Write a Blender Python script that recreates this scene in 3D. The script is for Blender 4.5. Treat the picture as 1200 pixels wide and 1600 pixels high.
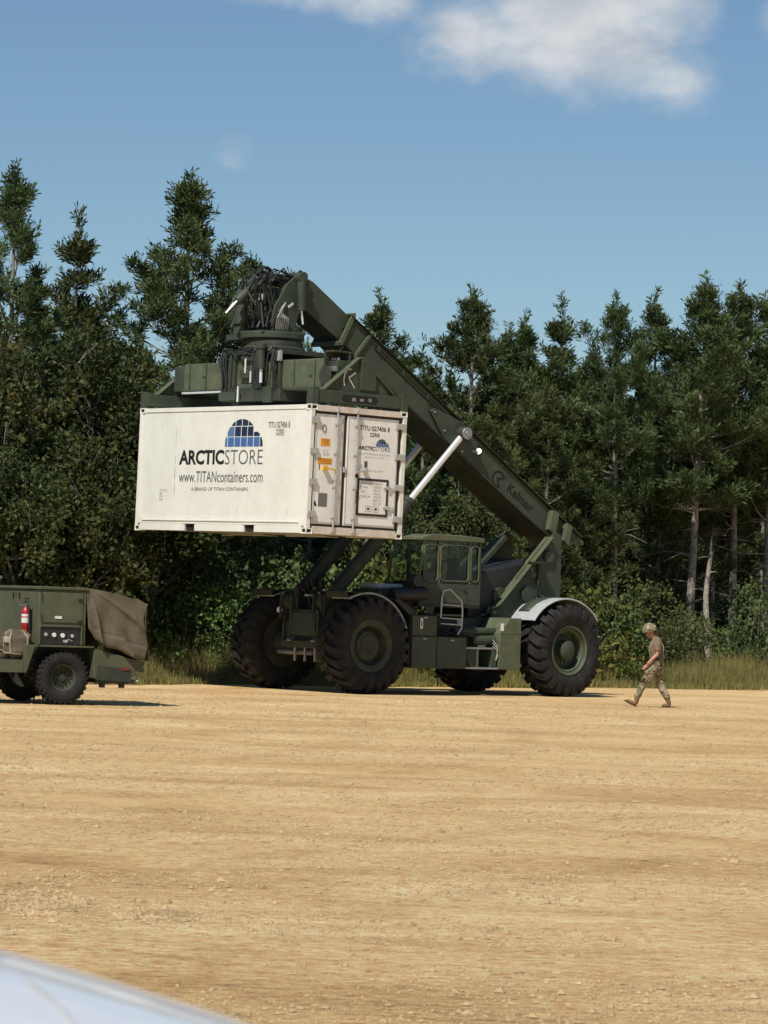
import bpy, bmesh, math, random
import numpy as np
from mathutils import Vector, Matrix, Quaternion

sc = bpy.context.scene
for o in list(bpy.data.objects):
    bpy.data.objects.remove(o)
R = math.radians
PI = math.pi

# ------------------------------------------------------------------ camera
cam_data = bpy.data.cameras.new('camera')
cam = bpy.data.objects.new('camera', cam_data)
sc.collection.objects.link(cam)
sc.camera = cam
cam_data.sensor_fit = 'HORIZONTAL'
cam_data.sensor_width = 36.0
cam_data.lens = 166.5                       # long phone lens
cam_data.clip_start = 0.1
cam_data.clip_end = 3000
CAM_Z, PITCH, ROLL = 1.77, R(1.559), R(1.9)
r0 = Vector((1, 0, 0)); u0 = Vector((0, -math.sin(PITCH), math.cos(PITCH)))
fw = Vector((0, math.cos(PITCH), math.sin(PITCH)))
cr = math.cos(ROLL) * r0 + math.sin(ROLL) * u0
cu = -math.sin(ROLL) * r0 + math.cos(ROLL) * u0
mw = Matrix((cr, cu, -fw)).transposed().to_4x4()
mw.translation = Vector((0, 0, CAM_Z))
cam.matrix_world = mw
cam_data.dof.use_dof = True
cam_data.dof.focus_distance = 72.0
cam_data.dof.aperture_fstop = 22.0

# ------------------------------------------------------------------ sky, sun, exposure
SUN = Vector((-0.354, -0.684, 1.0)).normalized()      # towards the sun
SUN_EL = math.asin(SUN.z)
SUN_AZ = math.atan2(SUN.x, SUN.y)                   # clockwise from +Y
world = bpy.data.worlds.new('World')
sc.world = world
world.use_nodes = True
wn = world.node_tree.nodes; wl = world.node_tree.links
wn.clear()
def wnode(t, **k):
    n = wn.new(t)
    for a, b in k.items(): setattr(n, a, b)
    return n
sky = wnode('ShaderNodeTexSky', sky_type='NISHITA', sun_disc=False)
sky.sun_elevation = SUN_EL
sky.sun_rotation = SUN_AZ
sky.altitude = 250; sky.air_density = 1.0; sky.dust_density = 0.0; sky.ozone_density = 3.0
tc = wnode('ShaderNodeTexCoord')
def wmath(op, a, b=None, c=None, clamp=False):
    n = wnode('ShaderNodeMath', operation=op, use_clamp=clamp)
    for i, v in enumerate((a, b, c)):
        if v is None: continue
        if isinstance(v, (int, float)): n.inputs[i].default_value = v
        else: wl.new(v, n.inputs[i])
    return n.outputs[0]
# cumulus layer: noise over a flat cloud deck (direction / height), so it thins towards the horizon
sep = wnode('ShaderNodeSeparateXYZ'); wl.new(tc.outputs['Generated'], sep.inputs[0])
hz = wmath('MAXIMUM', sep.outputs['Z'], 0.03)
az = wmath('ARCTAN2', sep.outputs['X'], sep.outputs['Y'])
elv = wmath('ARCSINE', sep.outputs['Z'])
comb = wnode('ShaderNodeCombineXYZ')
wl.new(az, comb.inputs[0]); wl.new(wmath('MULTIPLY', elv, 1.5), comb.inputs[1])
def noise(scale, detail, rough, dist=0.0, off=(0, 0, 0)):
    mp = wnode('ShaderNodeMapping'); mp.inputs['Location'].default_value = off
    wl.new(comb.outputs[0], mp.inputs[0])
    n = wnode('ShaderNodeTexNoise')
    n.inputs['Scale'].default_value = scale; n.inputs['Detail'].default_value = detail
    n.inputs['Roughness'].default_value = rough; n.inputs['Distortion'].default_value = dist
    wl.new(mp.outputs[0], n.inputs['Vector'])
    return n.outputs['Fac']
big = noise(11.0, 2.0, 0.5, 0.2, (0.0, 0.35, 0.0))
fine = noise(48.0, 7.0, 0.58, 0.2)
def cloud(a, e, ra, re, amp):
    """one drifting cumulus at azimuth a, elevation e (radians)"""
    dx = wmath('DIVIDE', wmath('SUBTRACT', az, a), ra)
    dy = wmath('DIVIDE', wmath('SUBTRACT', elv, e), re)
    d = wmath('ADD', wmath('MULTIPLY', dx, dx), wmath('MULTIPLY', dy, dy))
    return wmath('MULTIPLY', wmath('SUBTRACT', 1.0, d), amp)
CLOUDS = [(0.052, 0.166, 0.044, 0.026, 0.85), (0.022, 0.163, 0.026, 0.018, 0.62), (0.076, 0.152, 0.018, 0.014, 0.50),
          (-0.008, 0.171, 0.022, 0.012, 0.52), (-0.045, 0.1268, 0.007, 0.006, 0.36),
          (-0.042, 0.176, 0.034, 0.009, 0.46), (-0.098, 0.178, 0.022, 0.007, 0.42), (0.108, 0.166, 0.010, 0.010, 0.42),
          (0.30, 0.20, 0.06, 0.03, 0.6), (-0.34, 0.22, 0.07, 0.03, 0.6), (0.62, 0.17, 0.06, 0.02, 0.6), (-0.7, 0.15, 0.05, 0.02, 0.5),
          (0.10, 0.36, 0.09, 0.04, 0.6), (-0.22, 0.42, 0.10, 0.05, 0.6)]
acc = None
for c_ in CLOUDS:
    m_ = cloud(*c_)
    acc = m_ if acc is None else wmath('MAXIMUM', acc, m_)
dens = wmath('ADD', acc, wmath('MULTIPLY', wmath('SUBTRACT', fine, 0.52), 1.2))
dens = wmath('ADD', dens, wmath('MULTIPLY', wmath('SUBTRACT', big, 0.55), 0.5))
cov = wnode('ShaderNodeMapRange', interpolation_type='SMOOTHERSTEP')
wl.new(dens, cov.inputs['Value'])
cov.inputs['From Min'].default_value = -0.12; cov.inputs['From Max'].default_value = 0.95
cov.inputs['To Min'].default_value = 0.0; cov.inputs['To Max'].default_value = 0.84
shade = wnode('ShaderNodeValToRGB')
shade.color_ramp.elements[0].position = 0.30; shade.color_ramp.elements[0].color = (5.8, 6.2, 6.6, 1)
shade.color_ramp.elements[1].position = 0.72; shade.color_ramp.elements[1].color = (10.5, 10.4, 10.2, 1)
wl.new(noise(38.0, 6.0, 0.55, 0.3, (0.012, -0.01, 0.0)), shade.inputs[0])
hsv = wnode('ShaderNodeMixRGB', blend_type='MULTIPLY'); hsv.inputs[0].default_value = 1.0; hsv.inputs[2].default_value = (0.79, 0.895, 0.955, 1)
wl.new(sky.outputs[0], hsv.inputs[1])
mix = wnode('ShaderNodeMixRGB'); wl.new(cov.outputs[0], mix.inputs[0])
wl.new(hsv.outputs[0], mix.inputs[1]); wl.new(shade.outputs[0], mix.inputs[2])
bg = wnode('ShaderNodeBackground'); bg.inputs['Strength'].default_value = 0.082
wl.new(mix.outputs[0], bg.inputs['Color'])
wo = wnode('ShaderNodeOutputWorld'); wl.new(bg.outputs[0], wo.inputs['Surface'])

sun_data = bpy.data.lights.new('sun', 'SUN')
sun_data.energy = 4.6; sun_data.angle = R(0.53); sun_data.color = (1.0, 0.955, 0.88)
sun = bpy.data.objects.new('sun', sun_data); sc.collection.objects.link(sun)
sun.rotation_euler = SUN.to_track_quat('Z', 'Y').to_euler()
sun.location = SUN * 200

sc.view_settings.view_transform = 'Standard'
sc.view_settings.look = 'None'
sc.view_settings.exposure = 0.0
sc.view_settings.gamma = 1.0
sc.view_settings.use_curve_mapping = False
sc.render.engine = 'CYCLES'
sc.cycles.max_bounces = 6
sc.cycles.diffuse_bounces = 3
sc.cycles.glossy_bounces = 3
sc.cycles.transmission_bounces = 4
sc.cycles.transparent_max_bounces = 10
sc.cycles.caustics_reflective = False
sc.cycles.caustics_refractive = False

# ------------------------------------------------------------------ materials
def nt(m):
    m.use_nodes = True
    return m.node_tree.nodes, m.node_tree.links
def ramp(n, pts):
    e = n.color_ramp.elements
    while len(e) > 1: e.remove(e[-1])
    e[0].position, e[0].color = pts[0][0], (*pts[0][1], 1)
    for p, c in pts[1:]:
        x = e.new(p); x.color = (*c, 1)
def paint(name, col, rough=0.5, metal=0.0, var=0.18, scale=2.5, bump=0.0, bscale=40.0, dust=None, dust_amt=0.0, spec=0.5, detail=6.0, streak=False):
    """base colour with blotchy wear; optional dust that gathers in noise patches"""
    m = bpy.data.materials.new(name); n, l = nt(m)
    b = n['Principled BSDF']
    b.inputs['Roughness'].default_value = rough; b.inputs['Metallic'].default_value = metal
    b.inputs['Specular IOR Level'].default_value = spec
    t = n.new('ShaderNodeTexCoord')
    mp = n.new('ShaderNodeMapping'); l.new(t.outputs['Object'], mp.inputs[0])
    if streak: mp.inputs['Scale'].default_value = (1.0, 1.0, 0.12)
    a = n.new('ShaderNodeTexNoise'); a.inputs['Scale'].default_value = scale; a.inputs['Detail'].default_value = detail; a.inputs['Roughness'].default_value = 0.62
    l.new(mp.outputs[0], a.inputs['Vector'])
    r_ = n.new('ShaderNodeValToRGB')
    lo = tuple(c * (1 - var) for c in col); hi = tuple(min(1, c * (1 + var)) for c in col)
    ramp(r_, [(0.3, lo), (0.7, hi)]); l.new(a.outputs['Fac'], r_.inputs[0])
    out = r_.outputs[0]
    if dust:
        d = n.new('ShaderNodeTexNoise'); d.inputs['Scale'].default_value = scale * 1.7; d.inputs['Detail'].default_value = 9.0; d.inputs['Roughness'].default_value = 0.7
        l.new(t.outputs['Object'], d.inputs['Vector'])
        mr = n.new('ShaderNodeMapRange'); mr.inputs['From Min'].default_value = 0.42; mr.inputs['From Max'].default_value = 0.75
        mr.inputs['To Max'].default_value = dust_amt; l.new(d.outputs['Fac'], mr.inputs['Value'])
        mx = n.new('ShaderNodeMixRGB'); l.new(mr.outputs[0], mx.inputs[0]); l.new(out, mx.inputs[1]); mx.inputs[2].default_value = (*dust, 1)
        out = mx.outputs[0]
    l.new(out, b.inputs['Base Color'])
    if bump:
        q = n.new('ShaderNodeTexNoise'); q.inputs['Scale'].default_value = bscale; q.inputs['Detail'].default_value = 4.0
        l.new(t.outputs['Object'], q.inputs['Vector'])
        bm_ = n.new('ShaderNodeBump'); bm_.inputs['Strength'].default_value = bump; bm_.inputs['Distance'].default_value = 0.02
        l.new(q.outputs['Fac'], bm_.inputs['Height']); l.new(bm_.outputs[0], b.inputs['Normal'])
    return m
DUST = (0.33, 0.25, 0.15)
M = {}
M['green'] = paint('olive_drab_paint', (0.041, 0.055, 0.034), 0.62, var=0.26, scale=2.2, dust=(0.20, 0.175, 0.125), dust_amt=0.13, spec=0.4, bump=0.06, bscale=6)
M['green_trim'] = paint('olive_drab_paint_trim', (0.080, 0.101, 0.058), 0.6, var=0.2, scale=3, dust=DUST, dust_amt=0.25, spec=0.35)
M['dark_green'] = paint('dark_olive_paint', (0.035, 0.042, 0.030), 0.65, var=0.25, scale=2, dust=DUST, dust_amt=0.12, spec=0.3)
M['trailer_green'] = paint('trailer_olive_paint', (0.078, 0.088, 0.050), 0.65, var=0.12, scale=2.2, dust=DUST, dust_amt=0.15, spec=0.3, bump=0.04, bscale=7)
M['black'] = paint('black_metal', (0.016, 0.016, 0.016), 0.55, var=0.3, scale=4)
M['rubber'] = paint('tyre_rubber', (0.018, 0.0175, 0.017), 0.85, var=0.3, scale=3, bump=0.15, bscale=30, dust=(0.10, 0.09, 0.078), dust_amt=0.26, spec=0.25)
M['hose'] = paint('hydraulic_hose_rubber', (0.02, 0.02, 0.021), 0.5, var=0.2)
M['chrome'] = paint('chrome_rod', (0.86, 0.86, 0.85), 0.28, 0.45, var=0.04)
M['steel'] = paint('bare_steel', (0.34, 0.34, 0.33), 0.45, 0.7, var=0.25, scale=6)
M['fender_grey'] = paint('pale_fender_paint', (0.42, 0.44, 0.45), 0.5, var=0.12, scale=4, dust=DUST, dust_amt=0.3)
M['white_box'] = paint('container_white_paint', (0.78, 0.77, 0.68), 0.5, var=0.05, scale=1.8, dust=(0.42, 0.36, 0.28), dust_amt=0.22, bump=0.05, bscale=2.2, streak=True)
M['door_white'] = paint('container_door_white_paint', (0.86, 0.84, 0.78), 0.5, var=0.05, scale=2.5, dust=(0.40, 0.34, 0.27), dust_amt=0.25, bump=0.04, bscale=5, streak=True)
M['rail_dirty'] = paint('container_frame_dirty_white', (0.72, 0.63, 0.53), 0.6, var=0.12, scale=3, dust=(0.30, 0.2, 0.13), dust_amt=0.5)
M['galv'] = paint('galvanised_steel', (0.50, 0.50, 0.48), 0.5, 0.35, var=0.2, scale=8, dust=DUST, dust_amt=0.3)
M['gasket'] = paint('door_gasket_rubber', (0.035, 0.026, 0.022), 0.7)
M['hole_shade'] = paint('painted_recess_shade', (0.012, 0.012, 0.012), 0.9)  # near-black colour puts the inner shade into holes, slots and pockets
M['ink'] = paint('black_lettering', (0.018, 0.018, 0.019), 0.8, spec=0.15)
M['boom_mark'] = paint('dark_green_lettering', (0.020, 0.025, 0.019), 0.8, spec=0.15)
M['ink_grey'] = paint('grey_lettering', (0.10, 0.10, 0.105), 0.6)
M['ink_faint'] = paint('faded_lettering', (0.36, 0.345, 0.31), 0.6)
M['ink_pale_blue'] = paint('pale_blue_lettering', (0.34, 0.38, 0.42), 0.6)
M['logo_blue'] = paint('logo_blue', (0.06, 0.145, 0.36), 0.5, var=0.1)
M['logo_mid'] = paint('logo_steel_blue', (0.09, 0.17, 0.32), 0.5, var=0.1)
M['logo_navy'] = paint('logo_navy', (0.012, 0.022, 0.06), 0.5, var=0.1)
M['orange'] = paint('orange_sticker', (0.74, 0.29, 0.012), 0.5, var=0.08)
M['yellow'] = paint('yellow_handle_paint', (0.68, 0.42, 0.03), 0.5)
M['grey_panel'] = paint('grey_plate', (0.16, 0.155, 0.14), 0.6)
M['white_mark'] = paint('white_stencil', (0.70, 0.70, 0.66), 0.6)
M['red'] = paint('red_enamel', (0.42, 0.018, 0.022), 0.35, var=0.15, scale=12)
M['red_lens'] = paint('red_reflector_lens', (0.20, 0.012, 0.010), 0.3)
M['canvas'] = paint('brown_canvas', (0.125, 0.104, 0.070), 0.9, var=0.22, scale=3.5, bump=0.2, bscale=60, spec=0.15)
M['canvas_light'] = paint('tan_webbing', (0.34, 0.28, 0.19), 0.9, var=0.2, scale=6, spec=0.15)
M['lens'] = paint('lamp_glass', (0.92, 0.91, 0.87), 0.2, 0.15, var=0.03)  # near-white base stands in for the sun's glint on the lenses
M['gauge'] = paint('gauge_face', (0.72, 0.72, 0.70), 0.4)
M['seat'] = paint('cab_seat_vinyl', (0.03, 0.03, 0.03), 0.6)
M['skin'] = paint('skin', (0.52, 0.27, 0.175), 0.55, var=0.08, scale=12)
M['skin_dark'] = paint('lips_and_brows', (0.22, 0.075, 0.06), 0.6)
M['eye'] = paint('eye_dark', (0.02, 0.015, 0.012), 0.3)
M['hair'] = paint('brown_hair', (0.10, 0.045, 0.022), 0.6, var=0.3, scale=30)
M['tan_shirt'] = paint('tan_shirt_cloth', (0.20, 0.155, 0.100), 0.9, var=0.25, scale=9, bump=0.3, bscale=25, spec=0.1)
M['boot'] = paint('coyote_boot_leather', (0.19, 0.115, 0.055), 0.8, var=0.2, scale=14, spec=0.2)
M['belt'] = paint('dark_webbing_belt', (0.035, 0.03, 0.022), 0.8)

def camo(name, cols):
    m = bpy.data.materials.new(name); n, l = nt(m); b = n['Principled BSDF']
    b.inputs['Roughness'].default_value = 0.9; b.inputs['Specular IOR Level'].default_value = 0.1
    t = n.new('ShaderNodeTexCoord'); a = n.new('ShaderNodeTexNoise')
    a.inputs['Scale'].default_value = 8.5; a.inputs['Detail'].default_value = 3; a.inputs['Roughness'].default_value = 0.6; a.inputs['Distortion'].default_value = 0.6
    l.new(t.outputs['Object'], a.inputs['Vector'])
    r_ = n.new('ShaderNodeValToRGB'); r_.color_ramp.interpolation = 'CONSTANT'
    ramp(r_, [(0.0, cols[0]), (0.40, cols[1]), (0.49, cols[2]), (0.56, cols[3]), (0.63, cols[1])])
    l.new(a.outputs['Fac'], r_.inputs[0]); l.new(r_.outputs[0], b.inputs['Base Color'])
    q = n.new('ShaderNodeTexNoise'); q.inputs['Scale'].default_value = 16; l.new(t.outputs['Object'], q.inputs['Vector'])
    bm_ = n.new('ShaderNodeBump'); bm_.inputs['Strength'].default_value = 0.6; bm_.inputs['Distance'].default_value = 0.03
    l.new(q.outputs['Fac'], bm_.inputs['Height']); l.new(bm_.outputs[0], b.inputs['Normal'])
    return m
M['camo'] = camo('camouflage_cloth', [(0.05, 0.033, 0.02), (0.27, 0.215, 0.135), (0.085, 0.095, 0.045), (0.46, 0.39, 0.27)])
M['camo_helmet'] = camo('camouflage_helmet_cover', [(0.11, 0.08, 0.045), (0.30, 0.24, 0.15), (0.16, 0.15, 0.085), (0.44, 0.36, 0.25)])

def glass(name, tint, refl=0.9):
    m = bpy.data.materials.new(name); n, l = nt(m); n.clear()
    tr = n.new('ShaderNodeBsdfTransparent'); tr.inputs[0].default_value = (*tint, 1)
    gl = n.new('ShaderNodeBsdfGlossy'); gl.inputs['Roughness'].default_value = 0.10; gl.inputs[0].default_value = (refl, refl, refl, 1)
    lw = n.new('ShaderNodeLayerWeight'); lw.inputs[0].default_value = 0.5
    pw = n.new('ShaderNodeMath'); pw.operation = 'POWER'; pw.inputs[1].default_value = 3.0; l.new(lw.outputs['Facing'], pw.inputs[0])
    fr = n.new('ShaderNodeMath'); fr.operation = 'MULTIPLY_ADD'; fr.inputs[1].default_value = 0.35; fr.inputs[2].default_value = 0.02; l.new(pw.outputs[0], fr.inputs[0])
    mx = n.new('ShaderNodeMixShader'); l.new(fr.outputs[0], mx.inputs[0]); l.new(tr.outputs[0], mx.inputs[1]); l.new(gl.outputs[0], mx.inputs[2])
    o = n.new('ShaderNodeOutputMaterial'); l.new(mx.outputs[0], o.inputs[0])
    return m
M['cab_glass'] = glass('tinted_cab_glass', (0.82, 0.88, 0.84))
M['car_glass'] = glass('car_window_glass', (0.10, 0.12, 0.12))

def carpaint(name, col):
    m = bpy.data.materials.new(name); n, l = nt(m); b = n['Principled BSDF']
    b.inputs['Base Color'].default_value = (*col, 1); b.inputs['Roughness'].default_value = 0.35
    b.inputs['Coat Weight'].default_value = 0.6; b.inputs['Coat Roughness'].default_value = 0.03
    return m
M['car_white'] = carpaint('white_car_lacquer', (0.86, 0.86, 0.85))

def foliage(name, dark, light, trans=0.25, scale=0.9, island=0.35, yellow=None):
    m = bpy.data.materials.new(name); n, l = nt(m); n.clear()
    t = n.new('ShaderNodeTexCoord'); g = n.new('ShaderNodeNewGeometry'); oi = n.new('ShaderNodeObjectInfo')
    a = n.new('ShaderNodeTexNoise'); a.inputs['Scale'].default_value = scale; a.inputs['Detail'].default_value = 4
    l.new(t.outputs['Object'], a.inputs['Vector'])
    r_ = n.new('ShaderNodeValToRGB')
    pts = [(0.32, dark), (0.66, light)]
    if yellow: pts.append((0.78, yellow))
    ramp(r_, pts)
    md = n.new('ShaderNodeMath'); md.operation = 'MULTIPLY_ADD'; l.new(g.outputs['Random Per Island'], md.inputs[0]); md.inputs[1].default_value = island; md.inputs[2].default_value = -island / 2
    ad = n.new('ShaderNodeMath'); ad.operation = 'ADD'; l.new(a.outputs['Fac'], ad.inputs[0]); l.new(md.outputs[0], ad.inputs[1])
    l.new(ad.outputs[0], r_.inputs[0])
    hs = n.new('ShaderNodeHueSaturation')
    mv = n.new('ShaderNodeMapRange'); mv.inputs['To Min'].default_value = 0.82; mv.inputs['To Max'].default_value = 1.2; l.new(oi.outputs['Random'], mv.inputs['Value'])
    l.new(mv.outputs[0], hs.inputs['Value']); l.new(r_.outputs[0], hs.inputs['Color'])
    mh = n.new('ShaderNodeMapRange'); mh.inputs['To Min'].default_value = 0.485; mh.inputs['To Max'].default_value = 0.515; l.new(oi.outputs['Random'], mh.inputs['Value'])
    l.new(mh.outputs[0], hs.inputs['Hue'])
    d = n.new('ShaderNodeBsdfDiffuse'); l.new(hs.outputs[0], d.inputs[0])
    tr = n.new('ShaderNodeBsdfTranslucent'); l.new(hs.outputs[0], tr.inputs[0])
    mx = n.new('ShaderNodeMixShader'); mx.inputs[0].default_value = trans; l.new(d.outputs[0], mx.inputs[1]); l.new(tr.outputs[0], mx.inputs[2])
    o = n.new('ShaderNodeOutputMaterial'); l.new(mx.outputs[0], o.inputs[0])
    return m
M['needles'] = foliage('pine_needles', (0.050, 0.078, 0.030), (0.165, 0.212, 0.088), 0.2, 0.8, 0.4)
M['needles_brown'] = foliage('pine_needles_bronze', (0.058, 0.080, 0.029), (0.178, 0.210, 0.085), 0.2, 0.8, 0.4)
M['oak_leaf'] = foliage('oak_leaves', (0.030, 0.045, 0.018), (0.100, 0.122, 0.048), 0.3, 0.9, 0.5, (0.17, 0.15, 0.05))
M['shrub_leaf'] = foliage('shrub_leaves', (0.070, 0.118, 0.030), (0.19, 0.255, 0.082), 0.3, 1.2, 0.5)
M['shrub_dark'] = foliage('dark_shrub_leaves', (0.060, 0.094, 0.032), (0.165, 0.205, 0.082), 0.3, 1.2, 0.5)
M['shrub_yellow'] = foliage('yellowing_shrub_leaves', (0.075, 0.095, 0.026), (0.17, 0.175, 0.055), 0.3, 1.4, 0.5, (0.23, 0.16, 0.05))
M['grass'] = foliage('dry_meadow_grass', (0.20, 0.195, 0.06), (0.37, 0.325, 0.13), 0.25, 0.7, 0.5, (0.30, 0.24, 0.10))
M['bark'] = paint('pine_bark', (0.25, 0.225, 0.195), 0.9, var=0.45, scale=7, bump=0.8, bscale=18, spec=0.1)
M['bark_pale'] = paint('pale_dead_bark', (0.34, 0.30, 0.25), 0.9, var=0.4, scale=6, bump=0.8, bscale=18, spec=0.1)

def ground_mat():
    m = bpy.data.materials.new('tan_compacted_gravel'); n, l = nt(m); b = n['Principled BSDF']
    b.inputs['Roughness'].default_value = 0.95; b.inputs['Specular IOR Level'].default_value = 0.15
    t = n.new('ShaderNodeTexCoord')
    def ns(scale, detail, rough, sx=1, sy=1, dist=0.0):
        mp = n.new('ShaderNodeMapping'); mp.inputs['Scale'].default_value = (sx, sy, 1); l.new(t.outputs['Object'], mp.inputs[0])
        a = n.new('ShaderNodeTexNoise'); a.inputs['Scale'].default_value = scale; a.inputs['Detail'].default_value = detail; a.inputs['Roughness'].default_value = rough; a.inputs['Distortion'].default_value = dist
        l.new(mp.outputs[0], a.inputs['Vector']); return a.outputs['Fac']
    base = n.new('ShaderNodeValToRGB')
    ramp(base, [(0.30, (0.50, 0.305, 0.13)), (0.44, (0.65, 0.43, 0.195)), (0.56, (0.74, 0.52, 0.255)), (0.68, (0.84, 0.64, 0.35))])
    big_ = ns(0.36, 10, 0.68, 0.7, 1.0, 1.0)
    l.new(big_, base.inputs[0])
    red = n.new('ShaderNodeMixRGB'); red.inputs[2].default_value = (0.52, 0.29, 0.13, 1)
    mr = n.new('ShaderNodeMapRange'); mr.inputs['From Min'].default_value = 0.56; mr.inputs['From Max'].default_value = 0.72; mr.inputs['To Max'].default_value = 0.55
    l.new(ns(0.22, 5, 0.6, 0.4, 1.0), mr.inputs['Value']); l.new(mr.outputs[0], red.inputs[0]); l.new(base.outputs[0], red.inputs[1])
    grain = n.new('ShaderNodeMixRGB'); grain.blend_type = 'OVERLAY'; grain.inputs[0].default_value = 0.85
    gr = n.new('ShaderNodeValToRGB'); ramp(gr, [(0.38, (0.14, 0.14, 0.14)), (0.50, (0.50, 0.50, 0.50)), (0.64, (0.80, 0.80, 0.80))])
    l.new(ns(14.0, 10, 0.8, 0.6, 1.0), gr.inputs[0]); l.new(red.outputs[0], grain.inputs[1]); l.new(gr.outputs[0], grain.inputs[2])
    # drag marks of grading and tyres run across the lot
    tr = n.new('ShaderNodeMixRGB'); tr.blend_type = 'OVERLAY'; tr.inputs[0].default_value = 0.16
    gt = n.new('ShaderNodeValToRGB'); ramp(gt, [(0.38, (0.32, 0.32, 0.32)), (0.62, (0.68, 0.68, 0.68))])
    l.new(ns(2.2, 7, 0.7, 0.16, 1.0, 0.8), gt.inputs[0]); l.new(grain.outputs[0], tr.inputs[1]); l.new(gt.outputs[0], tr.inputs[2])
    # faint pairs of wheel tracks where vehicles have turned
    sp_ = n.new('ShaderNodeSeparateXYZ'); l.new(t.outputs['Object'], sp_.inputs[0])
    def mt(op, a, b_=None):
        q = n.new('ShaderNodeMath'); q.operation = op
        for i, v_ in enumerate((a, b_)):
            if v_ is None: continue
            if isinstance(v_, (int, float)): q.inputs[i].default_value = v_
            else: l.new(v_, q.inputs[i])
        return q.outputs[0]
    trk = None
    for cx, cy, rad in ((-3, -34, 59.0), (6, 118, 82.0), (-46, 52, 47.0), (44, 6, 47.5), (-8, -70, 90.5)):
        dx_ = mt('SUBTRACT', sp_.outputs[0], cx); dy_ = mt('SUBTRACT', sp_.outputs[1], cy)
        dd = mt('SUBTRACT', mt('SQRT', mt('ADD', mt('MULTIPLY', dx_, dx_), mt('MULTIPLY', dy_, dy_))), rad)
        e_ = mt('ABSOLUTE', mt('SUBTRACT', mt('ABSOLUTE', dd), 1.15))          # two wheels, 2.3 m apart
        q = n.new('ShaderNodeMapRange'); q.inputs['From Min'].default_value = 0.30; q.inputs['From Max'].default_value = 0.12; l.new(e_, q.inputs['Value'])
        trk = q.outputs[0] if trk is None else mt('MAXIMUM', trk, q.outputs[0])
    mk = n.new('ShaderNodeMapRange'); mk.inputs['From Min'].default_value = 0.40; mk.inputs['From Max'].default_value = 0.62; mk.inputs['To Max'].default_value = 0.6
    l.new(ns(0.9, 6, 0.7), mk.inputs['Value'])
    tk = n.new('ShaderNodeMixRGB'); tk.blend_type = 'MULTIPLY'; tk.inputs[2].default_value = (0.74, 0.68, 0.62, 1)
    l.new(mt('MULTIPLY', trk, mk.outputs[0]), tk.inputs[0]); l.new(tr.outputs[0], tk.inputs[1])
    l.new(tk.outputs[0], b.inputs['Base Color'])
    h = n.new('ShaderNodeMath'); h.operation = 'MULTIPLY_ADD'; h.inputs[1].default_value = 0.35
    l.new(ns(26.0, 6, 0.7), h.inputs[0])
    h2 = n.new('ShaderNodeMath'); h2.operation = 'MULTIPLY_ADD'; h2.inputs[1].default_value = 1.0
    l.new(ns(4.5, 5, 0.65, 0.5, 1.0), h2.inputs[0]); h2.inputs[2].default_value = 0.0
    l.new(h2.outputs[0], h.inputs[2])
    bm_ = n.new('ShaderNodeBump'); bm_.inputs['Strength'].default_value = 1.0; bm_.inputs['Distance'].default_value = 0.09
    l.new(h.outputs[0], bm_.inputs['Height']); l.new(bm_.outputs[0], b.inputs['Normal'])
    return m
M['ground'] = ground_mat()
M['forest_floor'] = paint('forest_litter', (0.085, 0.065, 0.035), 0.95, var=0.4, scale=1.5, bump=0.6, bscale=8, spec=0.1)
M['clod'] = paint('dry_clod', (0.44, 0.32, 0.175), 0.95, var=0.3, scale=2.5, spec=0.1)

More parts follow.
